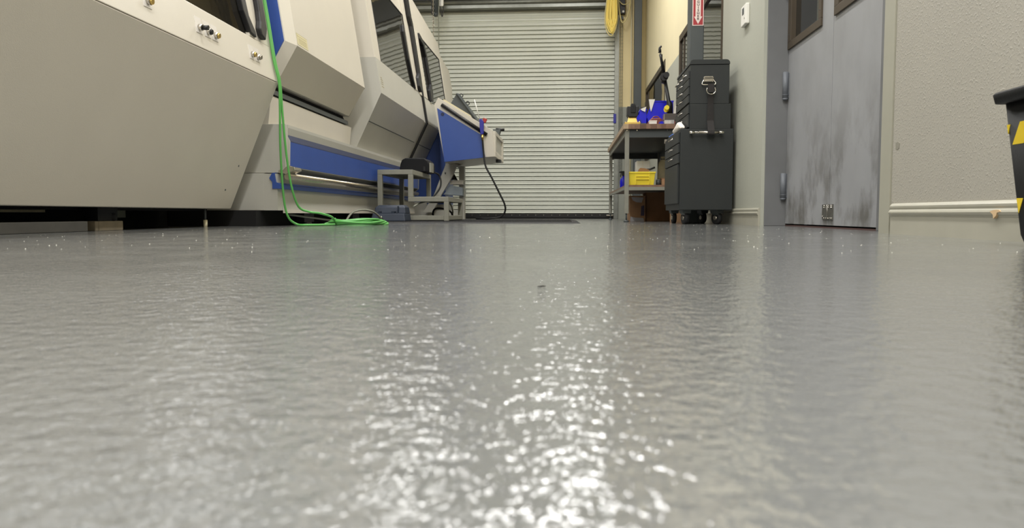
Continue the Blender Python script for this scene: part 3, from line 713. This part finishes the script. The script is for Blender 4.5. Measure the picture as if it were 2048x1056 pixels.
# ------------------------------------------------------------------ fire extinguisher arrow sign on the column
sg = thing('wall_sign', (1.1415, 6.968, 1.73), 'red and white arrow sign on the grey steel column', 'sign')
SY = 6.968; SX = 1.1415
MB().box(SX - .0487, SX + .0487, SY - .002, SY, 1.727, 2.30).build('sign_plate', 'signwhite', sg)
MB().box(SX - .0418, SX + .0418, SY - .003, SY - .0019, 1.734, 2.293).build('red_field', 'signred', sg)
MB().xz([(SX, 1.741), (SX + .0355, 1.805), (SX + .0228, 1.805), (SX + .0228, 2.293), (SX - .0228, 2.293), (SX - .0228, 1.805), (SX - .0355, 1.805)], SY - .004, SY - .0029).build('arrow', 'signwhite', sg)
lm = MB()
for i, ch_ in enumerate(reversed('FIREEXTINGUISHER')):
    cu = bpy.data.curves.new('letter', 'FONT'); cu.body = ch_; cu.size = .0275; cu.align_x = 'CENTER'; cu.align_y = 'CENTER'; cu.extrude = .0004; cu.resolution_u = 3; cu.offset = .0006
    o = bpy.data.objects.new('letter', cu); COL.objects.link(o)
    bpy.context.view_layer.update()
    me = bpy.data.meshes.new_from_object(o.evaluated_get(bpy.context.evaluated_depsgraph_get()))
    z = 1.784 + i * .0244 + (.016 if i > 11 else 0)
    lm.raw([(SX + v.co.x * 1.15, SY - .0045 - v.co.z, z + v.co.y) for v in me.vertices], [list(p.vertices) for p in me.polygons])
    bpy.data.objects.remove(o); bpy.data.curves.remove(cu); bpy.data.meshes.remove(me)
lm.build('lettering', 'signblack', sg)

# ------------------------------------------------------------------ thermostat
th = thing('thermostat', (WX, 5.84, 1.5), 'white wall thermostat with small dark display beside the door', 'thermostat')
MB().box(WX - .028, WX, 5.76, 5.915, 1.455, 1.60).build('case', 'white', th, bevel=.006)
MB().box(WX - .030, WX - .0275, 5.82, 5.87, 1.535, 1.58).build('display', 'darkgrey', th)
MB().cyl((WX - .030, 5.80, 1.50), (WX - .027, 5.80, 1.50), .006, n=8).build('button', 'greycable', th)

# ------------------------------------------------------------------ workbench
wb = thing('workbench', (.93, 9.2, 0), 'long butcher-block workbench with grey steel legs along the right wall', 'workbench')
random.seed(5)
x = .562; k = 0
while x < 1.29:
    wdt = random.choice((.032, .045, .05, .06)); x1 = min(x + wdt, 1.295)
    if x1 > 1.27: x1 = 1.295
    MB().box(x + .0004, x1 - .0004, 7.8 + random.uniform(0, .0015), 10.75, .926, .974).build('stave', 'wood0' if k == 0 else random.choice(('wood1', 'wood2', 'wood3')), wb); k += 1
    x = x1
    if x >= 1.295: break
def leg(x, y):
    lg = MB().box(x, x + .042, y, y + .042, .085, .926).build('leg', 'frame_grey', wb, bevel=.002)
    MB().cyl((x + .021, y + .021, .018), (x + .021, y + .021, .086), .008, n=10).cyl((x + .021, y + .021, 0), (x + .021, y + .021, .018), .028, .02, 14).build('levelling_foot', 'darkgrey', lg)
for y in (7.84, 10.66):
    for x in (.582, 1.235): leg(x, y)
MB().box(.624, 1.235, 7.845, 7.865, .845, .926).build('apron', 'darkgrey', wb)
MB().box(.624, 1.235, 10.675, 10.695, .83, .926).build('apron', 'darkgrey', wb)
MB().box(.605, 1.25, 7.87, 10.67, .905, .9255).build('under_board', 'darkgrey', wb)
MB().box(.588, .602, 7.882, 10.66, .87, .926).build('apron', 'frame_grey', wb)
MB().box(1.255, 1.27, 7.882, 10.66, .80, .926).build('apron', 'darkgrey', wb)
MB().box(.59, 1.27, 7.85, 10.69, .352, .372).build('shelf_board', 'wood1', wb)
MB().box(.624, 1.235, 7.845, 7.875, .318, .352).build('shelf_rail', 'frame_grey', wb)
MB().box(.585, .605, 7.882, 10.66, .325, .352).build('shelf_rail', 'frame_grey', wb)
b = MB()
for xx in (.60, .70, 1.0): b.cyl((xx, 7.838, .915), (xx, 7.846, .915), .006, n=8)
b.build('bolts', 'chrome', wb)

BT = .974
fx = thing('clamp_fixture', (.655, 7.95, BT), 'black clamp block on a brass-coloured plate at the near bench corner', 'clamp')
MB().box(.575, .735, 7.84, 8.06, BT, BT + .024).build('base_plate', 'brass', fx, bevel=.004)
MB().loft([[(.605, 7.88, BT + .024), (.71, 7.88, BT + .024), (.71, 8.02, BT + .024), (.605, 8.02, BT + .024)], [(.62, 7.9, BT + .08), (.695, 7.9, BT + .08), (.695, 8.0, BT + .08), (.62, 8.0, BT + .08)]]).build('riser', 'brass', fx, bevel=.003)
MB().xz([(.615, BT + .085), (.62, BT + .08), (.70, BT + .08), (.715, BT + .10), (.718, BT + .185), (.605, BT + .185), (.603, BT + .10)], 7.88, 8.02).build('block', 'black', fx, bevel=.005)
MB().box(.645, .685, 7.90, 7.98, BT + .185, BT + .215).box(.638, .688, 7.87, 7.885, BT + .12, BT + .20).build('jaw', 'rubber', fx, bevel=.004)
b = MB()
for xx in (.585, .725): b.cyl((xx, 7.87, BT + .024), (xx, 7.87, BT + .034), .008, n=8)
b.build('bolts', 'chrome', fx)

def hopper(x0, x1, y0, y1, z0, z1, lab, th_=.004):
    t = thing('parts_bin', ((x0 + x1) / 2, (y0 + y1) / 2, z0), lab, 'bin')
    side = [(x0 + .02, z0), (x1, z0), (x1, z1), (x0 + (x1 - x0) * .28, z1), (x0, z0 + (z1 - z0) * .42)]
    b = MB().xz(side, y0, y0 + th_).xz(side, y1 - th_, y1).box(x0 + .02, x1, y0, y1, z0, z0 + th_).box(x1 - th_, x1, y0, y1, z0, z1)
    b.loft([[(x0 + .02, y, z0), (x0, y, z0 + (z1 - z0) * .42), (x0 + .006, y, z0 + (z1 - z0) * .42), (x0 + .026, y, z0)] for y in (y0, y1)])
    b.build('shell', 'binblue', t, bevel=.0015)
    MB().box(x0 + (x1 - x0) * .26, x1 + .004, y0 - .006, y1 + .006, z1 - .012, z1).build('rim', 'binblue', t)
    return t
def sheet(x0, x1, y, z0, z1, skew):
    return MB().xz([(x0, z1), (x1, z1), ((x0 + x1) / 2 + skew, z0)], y, y + .003)
t = hopper(.855, 1.13, 8.40, 8.75, BT, 1.285, 'large blue plastic parts bin on the bench behind the jointed arm')
MB().xz([(.87, 1.30), (.935, 1.30), (.895, 1.17), (.885, 1.20)], 8.385, 8.393).build('label_card', 'white', t)
MB().xz([(1.135, 1.15), (1.16, 1.27), (1.16, 1.16), (1.14, 1.09)], 8.385, 8.393).build('label_card', 'white', t)
t = hopper(.757, .852, 8.42, 8.66, BT, 1.20, 'small blue plastic parts bin left of the large blue bin')
MB().xz([(.785, 1.20), (.845, 1.225), (.835, 1.17), (.80, 1.185)], 8.405, 8.413).build('label_card', 'white', t)
MB().box(.765, .795, 8.405, 8.412, 1.03, 1.09).build('clip', 'gunblue', t)

rc_ = thing('tool_case', (.92, 8.2, BT), 'red-brown rounded tool case lying on the bench before the blue bins', 'case')
MB().xz([(.835, BT), (.995, BT), (.995, BT + .08), (.975, BT + .105), (.88, BT + .105), (.85, BT + .07)], 8.18, 8.36).build('shell', 'redbrown', rc_, bevel=.012)
MB().tube(fp([(.89, 8.2, BT + .10), (.905, 8.2, BT + .118), (.945, 8.2, BT + .118), (.96, 8.2, BT + .10)]), .006, 6).build('handle', 'redbrown', rc_)
wbx = thing('small_box', (.875, 8.03, BT), 'small white box on the bench in front of the red-brown case', 'box')
MB().box(.838, .912, 7.99, 8.07, BT, BT + .052).build('carton', 'white', wbx, bevel=.003)
MB().box(.836, .914, 7.988, 8.072, BT + .047, BT + .056).build('lid', 'cloth', wbx)
MB().box(.86, .89, 7.989, 7.991, BT + .004, BT + .02).build('print', 'darkgrey', wbx)
gg = thing('glove_box', (.77, 8.2, BT), 'low dark grey tray of small parts behind the brass plate', 'tray')
MB().box(.745, .825, 8.12, 8.34, BT, BT + .04).build('tray', 'greybox', gg, bevel=.006)
MB().box(.75, .82, 8.13, 8.33, BT + .04, BT + .046).build('lid', 'darkgrey', gg)
bl = thing('marker_cap', (.96, 8.02, BT), 'small round blue plastic cap on the bench beside the clear box', 'cap')
MB().cyl((.96, 8.0, BT + .026), (.96, 8.045, BT + .026), .0255, n=18).build('cap', 'gunblue', bl)
MB().cyl((.96, 7.994, BT + .026), (.96, 8.0, BT + .026), .016, n=18).build('face', 'binblue', bl)
cb_ = thing('clear_box', (1.03, 8.03, BT), 'clear plastic box with ribbed side under the magnetic arm base', 'box')
MB().box(.985, 1.085, 7.96, 8.12, BT, BT + .055).build('box_body', 'clear', cb_, bevel=.003)
b = MB()
for k in range(6): b.box(.99 + k * .011, .995 + k * .011, 7.957, 7.961, BT + .006, BT + .05)
b.build('ribs', 'white', cb_)
rd_ = thing('tape_roll', (1.115, 8.03, BT), 'small red roll on the bench beside the clear box', 'tape')
b = MB()
ro = [(1.115 + .027 * math.cos(a / 16 * 6.283), BT + .0275 + .027 * math.sin(a / 16 * 6.283)) for a in range(16)]
b.xz(ro, 7.99, 8.04); b.build('roll', 'red', rd_, bevel=.003)
MB().cyl((1.115, 7.984, BT + .0275), (1.115, 7.992, BT + .0275), .013, n=14).build('core', 'redbrown', rd_)

am = thing('jointed_arm', (1.06, 8.05, BT + .055), 'black jointed magnetic-base arm with yellow knob rising above the bench', 'arm')
MB().box(.99, 1.14, 7.99, 8.1, BT + .055, BT + .125).build('magnet_block', 'greybox', am, bevel=.004)
MB().box(.982, .992, 7.995, 8.095, BT + .06, BT + .12).build('block_end', 'steel', am)
MB().tube([(1.055, 8.05, BT + .125), (1.05, 8.05, BT + .155)], [.022, .028], 12).build('yellow_mount', 'yellow', am)
MB().cyl((1.0, 8.03, BT + .165), (1.035, 8.05, BT + .175), .026, n=14).cyl((1.012, 7.99, BT + .185), (1.012, 8.03, BT + .185), .024, n=12).build('clamp_knob', 'yellow', am)
MB().tube([(1.05, 8.05, BT + .13), (1.045, 8.05, 1.20), (1.035, 8.05, 1.23), (.995, 8.05, 1.45)], [.03, .032, .02, .016], 12).build('lower_link', 'black', am)
MB().cyl((.985, 8.0, 1.47), (.985, 8.1, 1.47), .040, n=16).cyl((1.0, 7.97, 1.482), (1.0, 8.05, 1.482), .03, n=14).cyl((.975, 8.05, 1.41), (1.0, 8.05, 1.47), .022, n=12).build('elbow_knob', 'black', am)
MB().tube([(.985, 8.05, 1.50), (.955, 8.05, 1.66), (.95, 8.05, 1.70)], [.017, .013, .018], 12).build('upper_link', 'black', am)
MB().cyl((.947, 8.05, 1.70), (.945, 8.05, 1.72), .009, n=10).build('pin', 'steel', am)
MB().tube([(.944, 8.05, 1.72), (.940, 8.05, 1.745), (.938, 8.05, 1.765), (.950, 8.05, 1.78), (.958, 8.05, 1.782)], [.012, .015, .011, .011, .009], 10).cyl((.925, 8.05, 1.722), (.943, 8.05, 1.727), .007, n=8).build('tip_clamp', 'black', am)

# on and under the bench shelf
SZ = .372
yb = thing('parts_bin', (.76, 7.97, SZ), 'yellow stacking bin with slotted front on the lower shelf of the bench', 'bin')
b = MB().loft([[(.64, 7.90, SZ), (.878, 7.90, SZ), (.878, 8.2, SZ), (.64, 8.2, SZ)], [(.626, 7.885, SZ + .132), (.892, 7.885, SZ + .132), (.892, 8.2, SZ + .132), (.626, 8.2, SZ + .132)]])
b.build('bin_body', 'yellow', yb, bevel=.004)
MB().box(.622, .896, 7.878, 8.203, SZ + .118, SZ + .134).build('rim', 'yellow', yb, bevel=.003)
MB().box(.70, .83, 7.879, 7.89, SZ + .085, SZ + .094).box(.70, .83, 7.881, 7.892, SZ + .055, SZ + .063).box(.695, .70, 7.881, 7.893, SZ + .01, SZ + .117).box(.83, .835, 7.881, 7.893, SZ + .01, SZ + .117).build('label_slot', 'yellow', yb)
br = thing('hand_brush', (.80, 8.03, SZ + .134), 'dark brush with long handle lying on the yellow bin', 'brush')
MB().xz([(.735, .506), (.83, .506), (.85, .525), (.80, .545), (.75, .55), (.735, .53)], 7.98, 8.06).build('bristles', 'card2', br)
MB().tube([(.80, 8.02, .53), (.85, 8.01, .535), (.90, 8.0, .556)], [.012, .010, .009], 8).build('handle', 'black', br)
pw = thing('paper_carton', (.80, 8.4, SZ), 'white carton standing behind the yellow bin', 'box')
MB().box(.745, .885, 8.35, 8.55, SZ, .645).build('carton', 'white', pw, bevel=.003)
MB().box(.805, .812, 8.347, 8.351, SZ, .645).build('tape_strip', 'cloth', pw)
cn = thing('steel_can', (.93, 8.0, SZ), 'small dark grey can on the lower shelf right of the yellow bin', 'can')
MB().cyl((.935, 8.0, SZ), (.935, 8.0, SZ + .055), .024, n=16).build('can', 'darkgrey', cn)
MB().cyl((.935, 8.0, SZ + .055), (.935, 8.0, SZ + .06), .02, n=16).build('lid', 'greycable', cn)
bx = thing('wooden_block', (1.0, 8.02, SZ), 'small brown carton at the right of the lower shelf', 'box')
MB().box(.965, 1.06, 7.96, 8.1, SZ, SZ + .07).build('carton', 'card', bx, bevel=.003)
MB().box(.963, 1.062, 7.958, 8.102, SZ + .064, SZ + .072).build('lid', 'card2', bx)
sk = thing('canvas_sack', (1.02, 8.25, SZ), 'upright khaki sack on the lower shelf beside the tool cabinet', 'sack')
rings = []
for z, r in ((SZ, .05), (SZ + .08, .062), (SZ + .18, .058), (SZ + .25, .05), (SZ + .28, .03), (SZ + .31, .034)):
    rings.append([(1.02 + r * math.cos(a / 14 * 6.283) * (1 + .08 * math.sin(3 * a)), 8.25 + r * math.sin(a / 14 * 6.283), z) for a in range(14)])
MB().loft(rings, True).build('sack', mat('khaki_cloth', (120, 112, 86), .9, var=.1, scale=20), sk)
MB().tube([(1.02 + .034 * math.cos(a / 12 * 6.283), 8.25 + .034 * math.sin(a / 12 * 6.283), SZ + .282) for a in range(12)], .004, 6, True).build('tie', 'strap', sk)
sp = thing('spray_bottle', (.655, 9.05, SZ), 'blue spray bottle with black trigger on the lower shelf, seen between the legs', 'bottle')
rings = []
for z, r in ((0, .038), (.01, .042), (.09, .042), (.115, .034), (.135, .016), (.15, .014)):
    rings.append([(.66 + r * math.cos(a / 16 * 6.283), 9.05 + r * .75 * math.sin(a / 16 * 6.283), SZ + z) for a in range(16)])
MB().loft(rings, True).build('bottle', 'binblue', sp)
th2 = MB().xz([(.64, SZ + .15), (.675, SZ + .15), (.69, SZ + .19), (.66, SZ + .205), (.61, SZ + .2), (.605, SZ + .185), (.64, SZ + .178)], 9.035, 9.065).build('trigger_head', 'black', sp, bevel=.003)
MB().xz([(.625, SZ + .178), (.635, SZ + .178), (.628, SZ + .14), (.618, SZ + .135)], 9.043, 9.057).build('trigger', 'black', th2)

def carton(name, x0, x1, y0, y1, z1, m, lab, prints=()):
    t = thing(name, ((x0 + x1) / 2, (y0 + y1) / 2, 0), lab, 'box')
    MB().box(x0, x1, y0, y1, 0, z1).build('carton', m, t, bevel=.003)
    MB().box(x0 - .001, (x0 + x1) / 2 - .002, y0 - .001, y1 + .001, z1, z1 + .004).box((x0 + x1) / 2 + .002, x1 + .001, y0 - .001, y1 + .001, z1, z1 + .004).build('top_flaps', m, t)
    return t
t = carton('cardboard_box', .725, .905, 8.95, 9.3, .285, 'card', 'printed cardboard box on the floor under the bench, nearest the left legs')
MB().xz([(.74, .275), (.88, .27), (.86, .21), (.80, .215), (.76, .235)], 8.946, 8.951).xz([(.73, .0), (.89, .0), (.88, .035), (.78, .04), (.735, .05)], 8.946, 8.951).build('white_print', mat('faded_print', (178, 176, 180), .7), t)
MB().xz([(.85, .06), (.89, .06), (.89, .18), (.855, .17)], 8.946, 8.951).build('dark_print', mat('purple_print', (70, 62, 84), .7), t)
carton('cardboard_box', .915, 1.22, 9.0, 9.4, .325, 'card2', 'plain brown cardboard box under the bench beside the tool cabinet')
t = carton('flat_carton', 1.01, 1.17, 7.4, 7.65, .10, 'card', 'low tan carton on the floor behind the cabinet casters')

# ------------------------------------------------------------------ tool cabinet and chests
rc = thing('tool_cabinet', (1.07, 6.5, 0), 'charcoal rolling tool cabinet on casters against the right wall', 'cabinet')
CX0, CX1, CYa, CYb = .878, 1.284, 6.1, 6.93
MB().box(CX0, CX1, CYa, CYb, .111, .738).build('body', 'cab', rc, bevel=.004)
for z0, z1 in ((.632, .716), (.555, .626), (.476, .549)):
    dr = MB().box(CX0 - .014, CX0, CYa + .012, CYb - .012, z0, z1).build('drawer', 'cab', rc, bevel=.003)
    zc = z0 + (z1 - z0) * .6
    MB().tube(fp([(CX0 - .012, 6.44, zc + .008), (CX0 - .032, 6.45, zc), (CX0 - .036, 6.49, zc - .004), (CX0 - .032, 6.53, zc), (CX0 - .012, 6.54, zc + .008)]), .005, 6).build('handle', 'chrome', dr)
dl = MB().box(CX0 - .014, CX0, CYa + .03, CYb - .012, .162, .468).build('lower_door', 'cab', rc, bevel=.003)
MB().cyl((CX0 - .016, 6.46, .695), (CX0 - .012, 6.46, .695), .008, n=10).build('lock', 'chrome', rc)
MB().box(CX0 - .018, CX0 + .01, CYb - .02, CYb + .012, .70, .736).build('corner_bracket', 'steel', rc)
hd = MB().tube([(.958, 6.055, .705), (1.182, 6.055, .705)], .0085, 12).build('side_handle', 'chrome', rc)
for xx in (.958, 1.182):
    MB().tube([(xx, 6.10, .705), (xx, 6.05, .705)], .008, 10).cyl((xx - .018, 6.055, .7045), (xx + .018, 6.055, .7045), .0115, n=12).build('handle_mount', 'chrome', hd)
MB().cyl((1.01, 6.055, .705), (1.16, 6.055, .705), .0105, n=12).build('handle_grip', 'steel', hd)
for (xx, yy, rz) in ((.94, 6.19, .25), (1.19, 6.19, .5), (.94, 6.84, .1), (1.19, 6.84, .3)):
    t_ = MB(); c, s = math.cos(rz), math.sin(rz)
    p = lambda u, v, z: (xx + u * c - v * s, yy + u * s + v * c, z)
    ca = MB().loft([[p(-.03, -.03, .085), p(.03, -.03, .085), p(.03, .05, .085), p(-.03, .05, .085)], [p(-.035, -.03, .111), p(.035, -.03, .111), p(.035, .05, .111), p(-.035, .05, .111)]])
    ca.loft([[p(u, -.02, .045), p(u + .006, -.02, .045), p(u + .006, .03, .045), p(u, .03, .045)] for u in (0,)] + [[p(-.026, -.03, .088), p(-.020, -.03, .088), p(-.020, .045, .088), p(-.026, .045, .088)]])
    ca = ca.build('caster', 'darkgrey', rc)
    wv = MB(); 
    rg = [[p(u, .01 + r * math.cos(a / 20 * 6.283), .049 + r * math.sin(a / 20 * 6.283)) for a in range(20)] for u, r in ((-.017, .04), (-.015, .049), (.015, .049), (.017, .04))]
    wv.loft(rg, True).build('wheel', 'rubber', ca)
    MB().cyl(p(-.022, .01, .049), p(.022, .01, .049), .018, n=12).build('hub', 'steel', ca)
c1 = thing('tool_chest', (1.1, 6.5, .738), 'plain charcoal middle chest section between the cabinet and lidded chest', 'tool chest')
MB().box(.948, 1.262, 6.105, 6.84, .738, .929).build('body', 'cab', c1, bevel=.003)
dr = MB().box(.936, .948, 6.115, 6.83, .752, .852).build('drawer', 'cab', c1, bevel=.002)
MB().tube(fp([(.938, 6.42, .89 - .06), (.918, 6.43, .818), (.914, 6.466, .814), (.918, 6.50, .818), (.938, 6.51, .83)]), .005, 6).build('handle', 'chrome', dr)
dr = MB().box(.936, .948, 6.115, 6.83, .858, .924).build('drawer', 'cab', c1, bevel=.002)
MB().tube(fp([(.938, 6.42, .90), (.918, 6.43, .889), (.914, 6.466, .885), (.918, 6.50, .889), (.938, 6.51, .90)]), .005, 6).build('handle', 'chrome', dr)
c2 = thing('tool_chest', (1.1, 6.5, .93), 'charcoal lidded tool chest with chrome clasp on top of the stack', 'tool chest')
MB().box(.948, 1.246, 6.105, 6.80, .9295, 1.228).build('body', 'cab', c2, bevel=.003)
rl_ = []
for a in range(7): rl_.append((1.248 - .028 + .028 * math.cos(a / 6 * 1.5708), 1.266 - .028 + .028 * math.sin(a / 6 * 1.5708)))
for a in range(7): rl_.append((.944 + .028 - .028 * math.sin(a / 6 * 1.5708), 1.266 - .028 + .028 * math.cos(a / 6 * 1.5708)))
MB().xz(rl_ + [(.944, 1.231), (1.248, 1.231)], 6.10, 6.805).build('lid', 'cab', c2)
def pull(par, yc, zc, x=.936):
    MB().tube(fp([(x + .002, yc - .042, zc + .012), (x - .018, yc - .032, zc + .002), (x - .022, yc, zc - .003), (x - .018, yc + .032, zc + .002), (x + .002, yc + .042, zc + .012)]), .005, 6).build('handle', 'chrome', par)
for yy0, yy1, yc in ((6.115, 6.36, 6.26), (6.365, 6.575, 6.475), (6.58, 6.79, 6.665)):
    dr = MB().box(.936, .948, yy0, yy1, 1.125, 1.185).build('drawer', 'cab', c2, bevel=.002); pull(dr, yc, 1.155)
for z0, z1 in ((1.064, 1.12), (1.004, 1.059), (.94, .998)):
    dr = MB().box(.936, .948, 6.115, 6.79, z0, z1).build('drawer', 'cab', c2, bevel=.002); pull(dr, 6.47, z0 + .04)
MB().cyl((.94, 6.447, 1.207), (.946, 6.447, 1.207), .007, n=10).build('lock', 'chrome', c2)
cl = MB().box(1.048, 1.124, 6.094, 6.1045, 1.092, 1.132).build('clasp', 'steel', c2, bevel=.003)
MB().box(1.053, 1.119, 6.088, 6.095, 1.118, 1.136).box(1.056, 1.116, 6.086, 6.095, 1.092, 1.106).build('clasp_roll', 'chrome', cl, bevel=.003)
MB().tube(fp([(1.05, 6.09, 1.108), (1.036, 6.085, 1.086), (1.042, 6.082, 1.072), (1.086, 6.08, 1.070), (1.13, 6.082, 1.072), (1.137, 6.085, 1.086), (1.122, 6.09, 1.108)]), .0045, 8).build('bail', 'chrome', cl)
sr = thing('strap', (1.1, 6.07, 1.0), 'dark webbing strap with steel ring hanging from the clasp to the cabinet handle', 'strap')
MB().loft([[(1.079, 6.074, 1.078), (1.125, 6.074, 1.078), (1.125, 6.078, 1.078), (1.079, 6.078, 1.078)], [(1.079, 6.070, 1.012), (1.125, 6.070, 1.012), (1.125, 6.074, 1.012), (1.079, 6.074, 1.012)]]).build('upper_webbing', 'strap', sr)
MB().tube(fp([(1.072, 6.068, 1.045), (1.068, 6.066, 1.022), (1.08, 6.066, 1.003), (1.102, 6.066, .996), (1.124, 6.066, 1.003), (1.134, 6.066, 1.022), (1.130, 6.068, 1.045)]), .004, 8).build('ring', 'chrome', sr)
MB().loft([[(x0, y0, z), (x1, y0, z), (x1, y0 + .004, z), (x0, y0 + .004, z)] for x0, x1, y0, z in ((1.082, 1.122, 6.076, 1.0), (1.08, 1.125, 6.088, .93), (1.078, 1.128, 6.09, .80), (1.075, 1.128, 6.036, .72), (1.076, 1.126, 6.03, .695))]).build('lower_webbing', 'strap', sr)
MB().box(1.076, 1.126, 6.028, 6.09, .688, .692).build('loop', 'strap', sr)

# crumpled rag on the cabinet corner
rg = thing('rag', (.90, 6.3, .738), 'crumpled white rag on the front corner of the tool cabinet', 'rag')
rings = []
random.seed(11)
for i in range(8):
    t_ = i / 7; y = 6.12 + .45 * t_; hgt = .035 + .055 * math.sin(3.1 * (1 - t_) + .2) * (1 - t_ * .4); hgt = max(.012, hgt)
    ring = []
    for a in range(12):
        an = a / 12 * 6.283
        r = 1 + random.uniform(-.22, .22)
        ring.append((.898 + .022 * math.cos(an) * r, y + random.uniform(-.02, .02), .7395 + hgt * .5 + hgt * .5 * math.sin(an) * (r if math.sin(an) > 0 else 1)))
    rings.append(ring)
o = MB().loft(rings, True).build('cloth', 'cloth', rg)
b = o.modifiers.new('sub', 'SUBSURF'); b.levels = 1; b.render_levels = 2
lbl(MB().box(.882, .926, 6.60, 6.82, .7385, .752).build('blue_edge', mat('blue_cloth', (70, 110, 190), .8), rg, bevel=.006), 'blue end of the rag')

# ------------------------------------------------------------------ trash bin at the right edge
tb = thing('trash_bin', (1.17, 1.7, 0), 'small black waste bin with yellow and black hazard stripes by the right wall', 'bin')
def rrect(x0, x1, y0, y1, r, z, n=5):
    out = []
    for (cx, cy, a0) in ((x1 - r, y1 - r, 0), (x0 + r, y1 - r, 90), (x0 + r, y0 + r, 180), (x1 - r, y0 + r, 270)):
        for i in range(n):
            a = math.radians(a0 + 90 * i / (n - 1)); out.append((cx + r * math.cos(a), cy + r * math.sin(a), z))
    return out
def binring(z, g=0, r=.02):
    t_ = z / .37
    return rrect(1.103 - .062 * t_ - g, 1.245 + .04 * t_ + g, 1.57 - .05 * t_ - g, 1.965 - .012 * t_ + g, r, z)
MB().loft([binring(.004, -.014, .02), binring(.010, -.004), binring(.03), binring(.345), binring(.345, -.004), binring(.05, -.006)], True).build('bin_body', 'binblack', tb)
MB().loft([binring(.343, .002), binring(.345, .016), binring(.365, .018), binring(.370, .014), binring(.368, -.006), binring(.343, -.004)], True, True).build('rim', 'binblack', tb)
def face(y, z, o=.0012):
    t_ = z / .37
    return (1.103 - .062 * t_ - o, y, z)
def stripe(pts):
    MB().loft([[face(y, z, .0012) for y, z in pts], [face(y, z, -.002) for y, z in pts]]).build('hazard_stripe', 'hazard', tb)
def band(z0, z1, y_first):
    for k in range(5):
        yb = y_first - k * .092
        q = [(yb, z0), (yb - .045, z0), (yb - .045 - .042, z1), (yb - .042, z1)]
        q = [(min(y, 1.942), z) for y, z in q]
        if q[0][0] == q[1][0]: continue
        stripe(q)
band(.245, .295, 1.932)
stripe([(1.944, .272), (1.944, .293), (1.930, .293)])
band(.066, .118, 1.925 - .03)
stripe([(1.944, .082), (1.944, .118), (1.918, .118)])

# ------------------------------------------------------------------ metal chips scattered over the floor
random.seed(21)
b = MB()
for k in range(520):
    x = random.uniform(-2.0, 1.25); y = 1.6 + 5.5 * random.random() ** 1.3
    if x < -1.9 and y > 4: continue
    r = random.uniform(.0008, .0026) * (.6 + y / 6); a = random.uniform(0, 6.28)
    h = random.uniform(.0004, .0010)
    pts = [(x + r * math.cos(a + i * 2.09) * random.uniform(.6, 1.4), y + r * math.sin(a + i * 2.09), .0002) for i in range(3)]
    b.raw(pts + [(x, y, h)], [(0, 2, 1), (0, 1, 3), (1, 2, 3), (2, 0, 3)])
o = b.build('metal_chips', 'specks'); o['kind'] = 'stuff'; tag(o, 'tiny pale metal chips scattered over the grey floor', 'chips')
lf = thing('debris', (-.027, .838, 0), 'small dark shred lying on the floor in mid view', 'debris')
MB().tube([(-.031, .836, .001), (-.027, .838, .0012), (-.025, .8375, .0016), (-.0225, .839, .001)], [.0005, .0009, .0008, .0004], 6).build('shred', 'strap', lf)
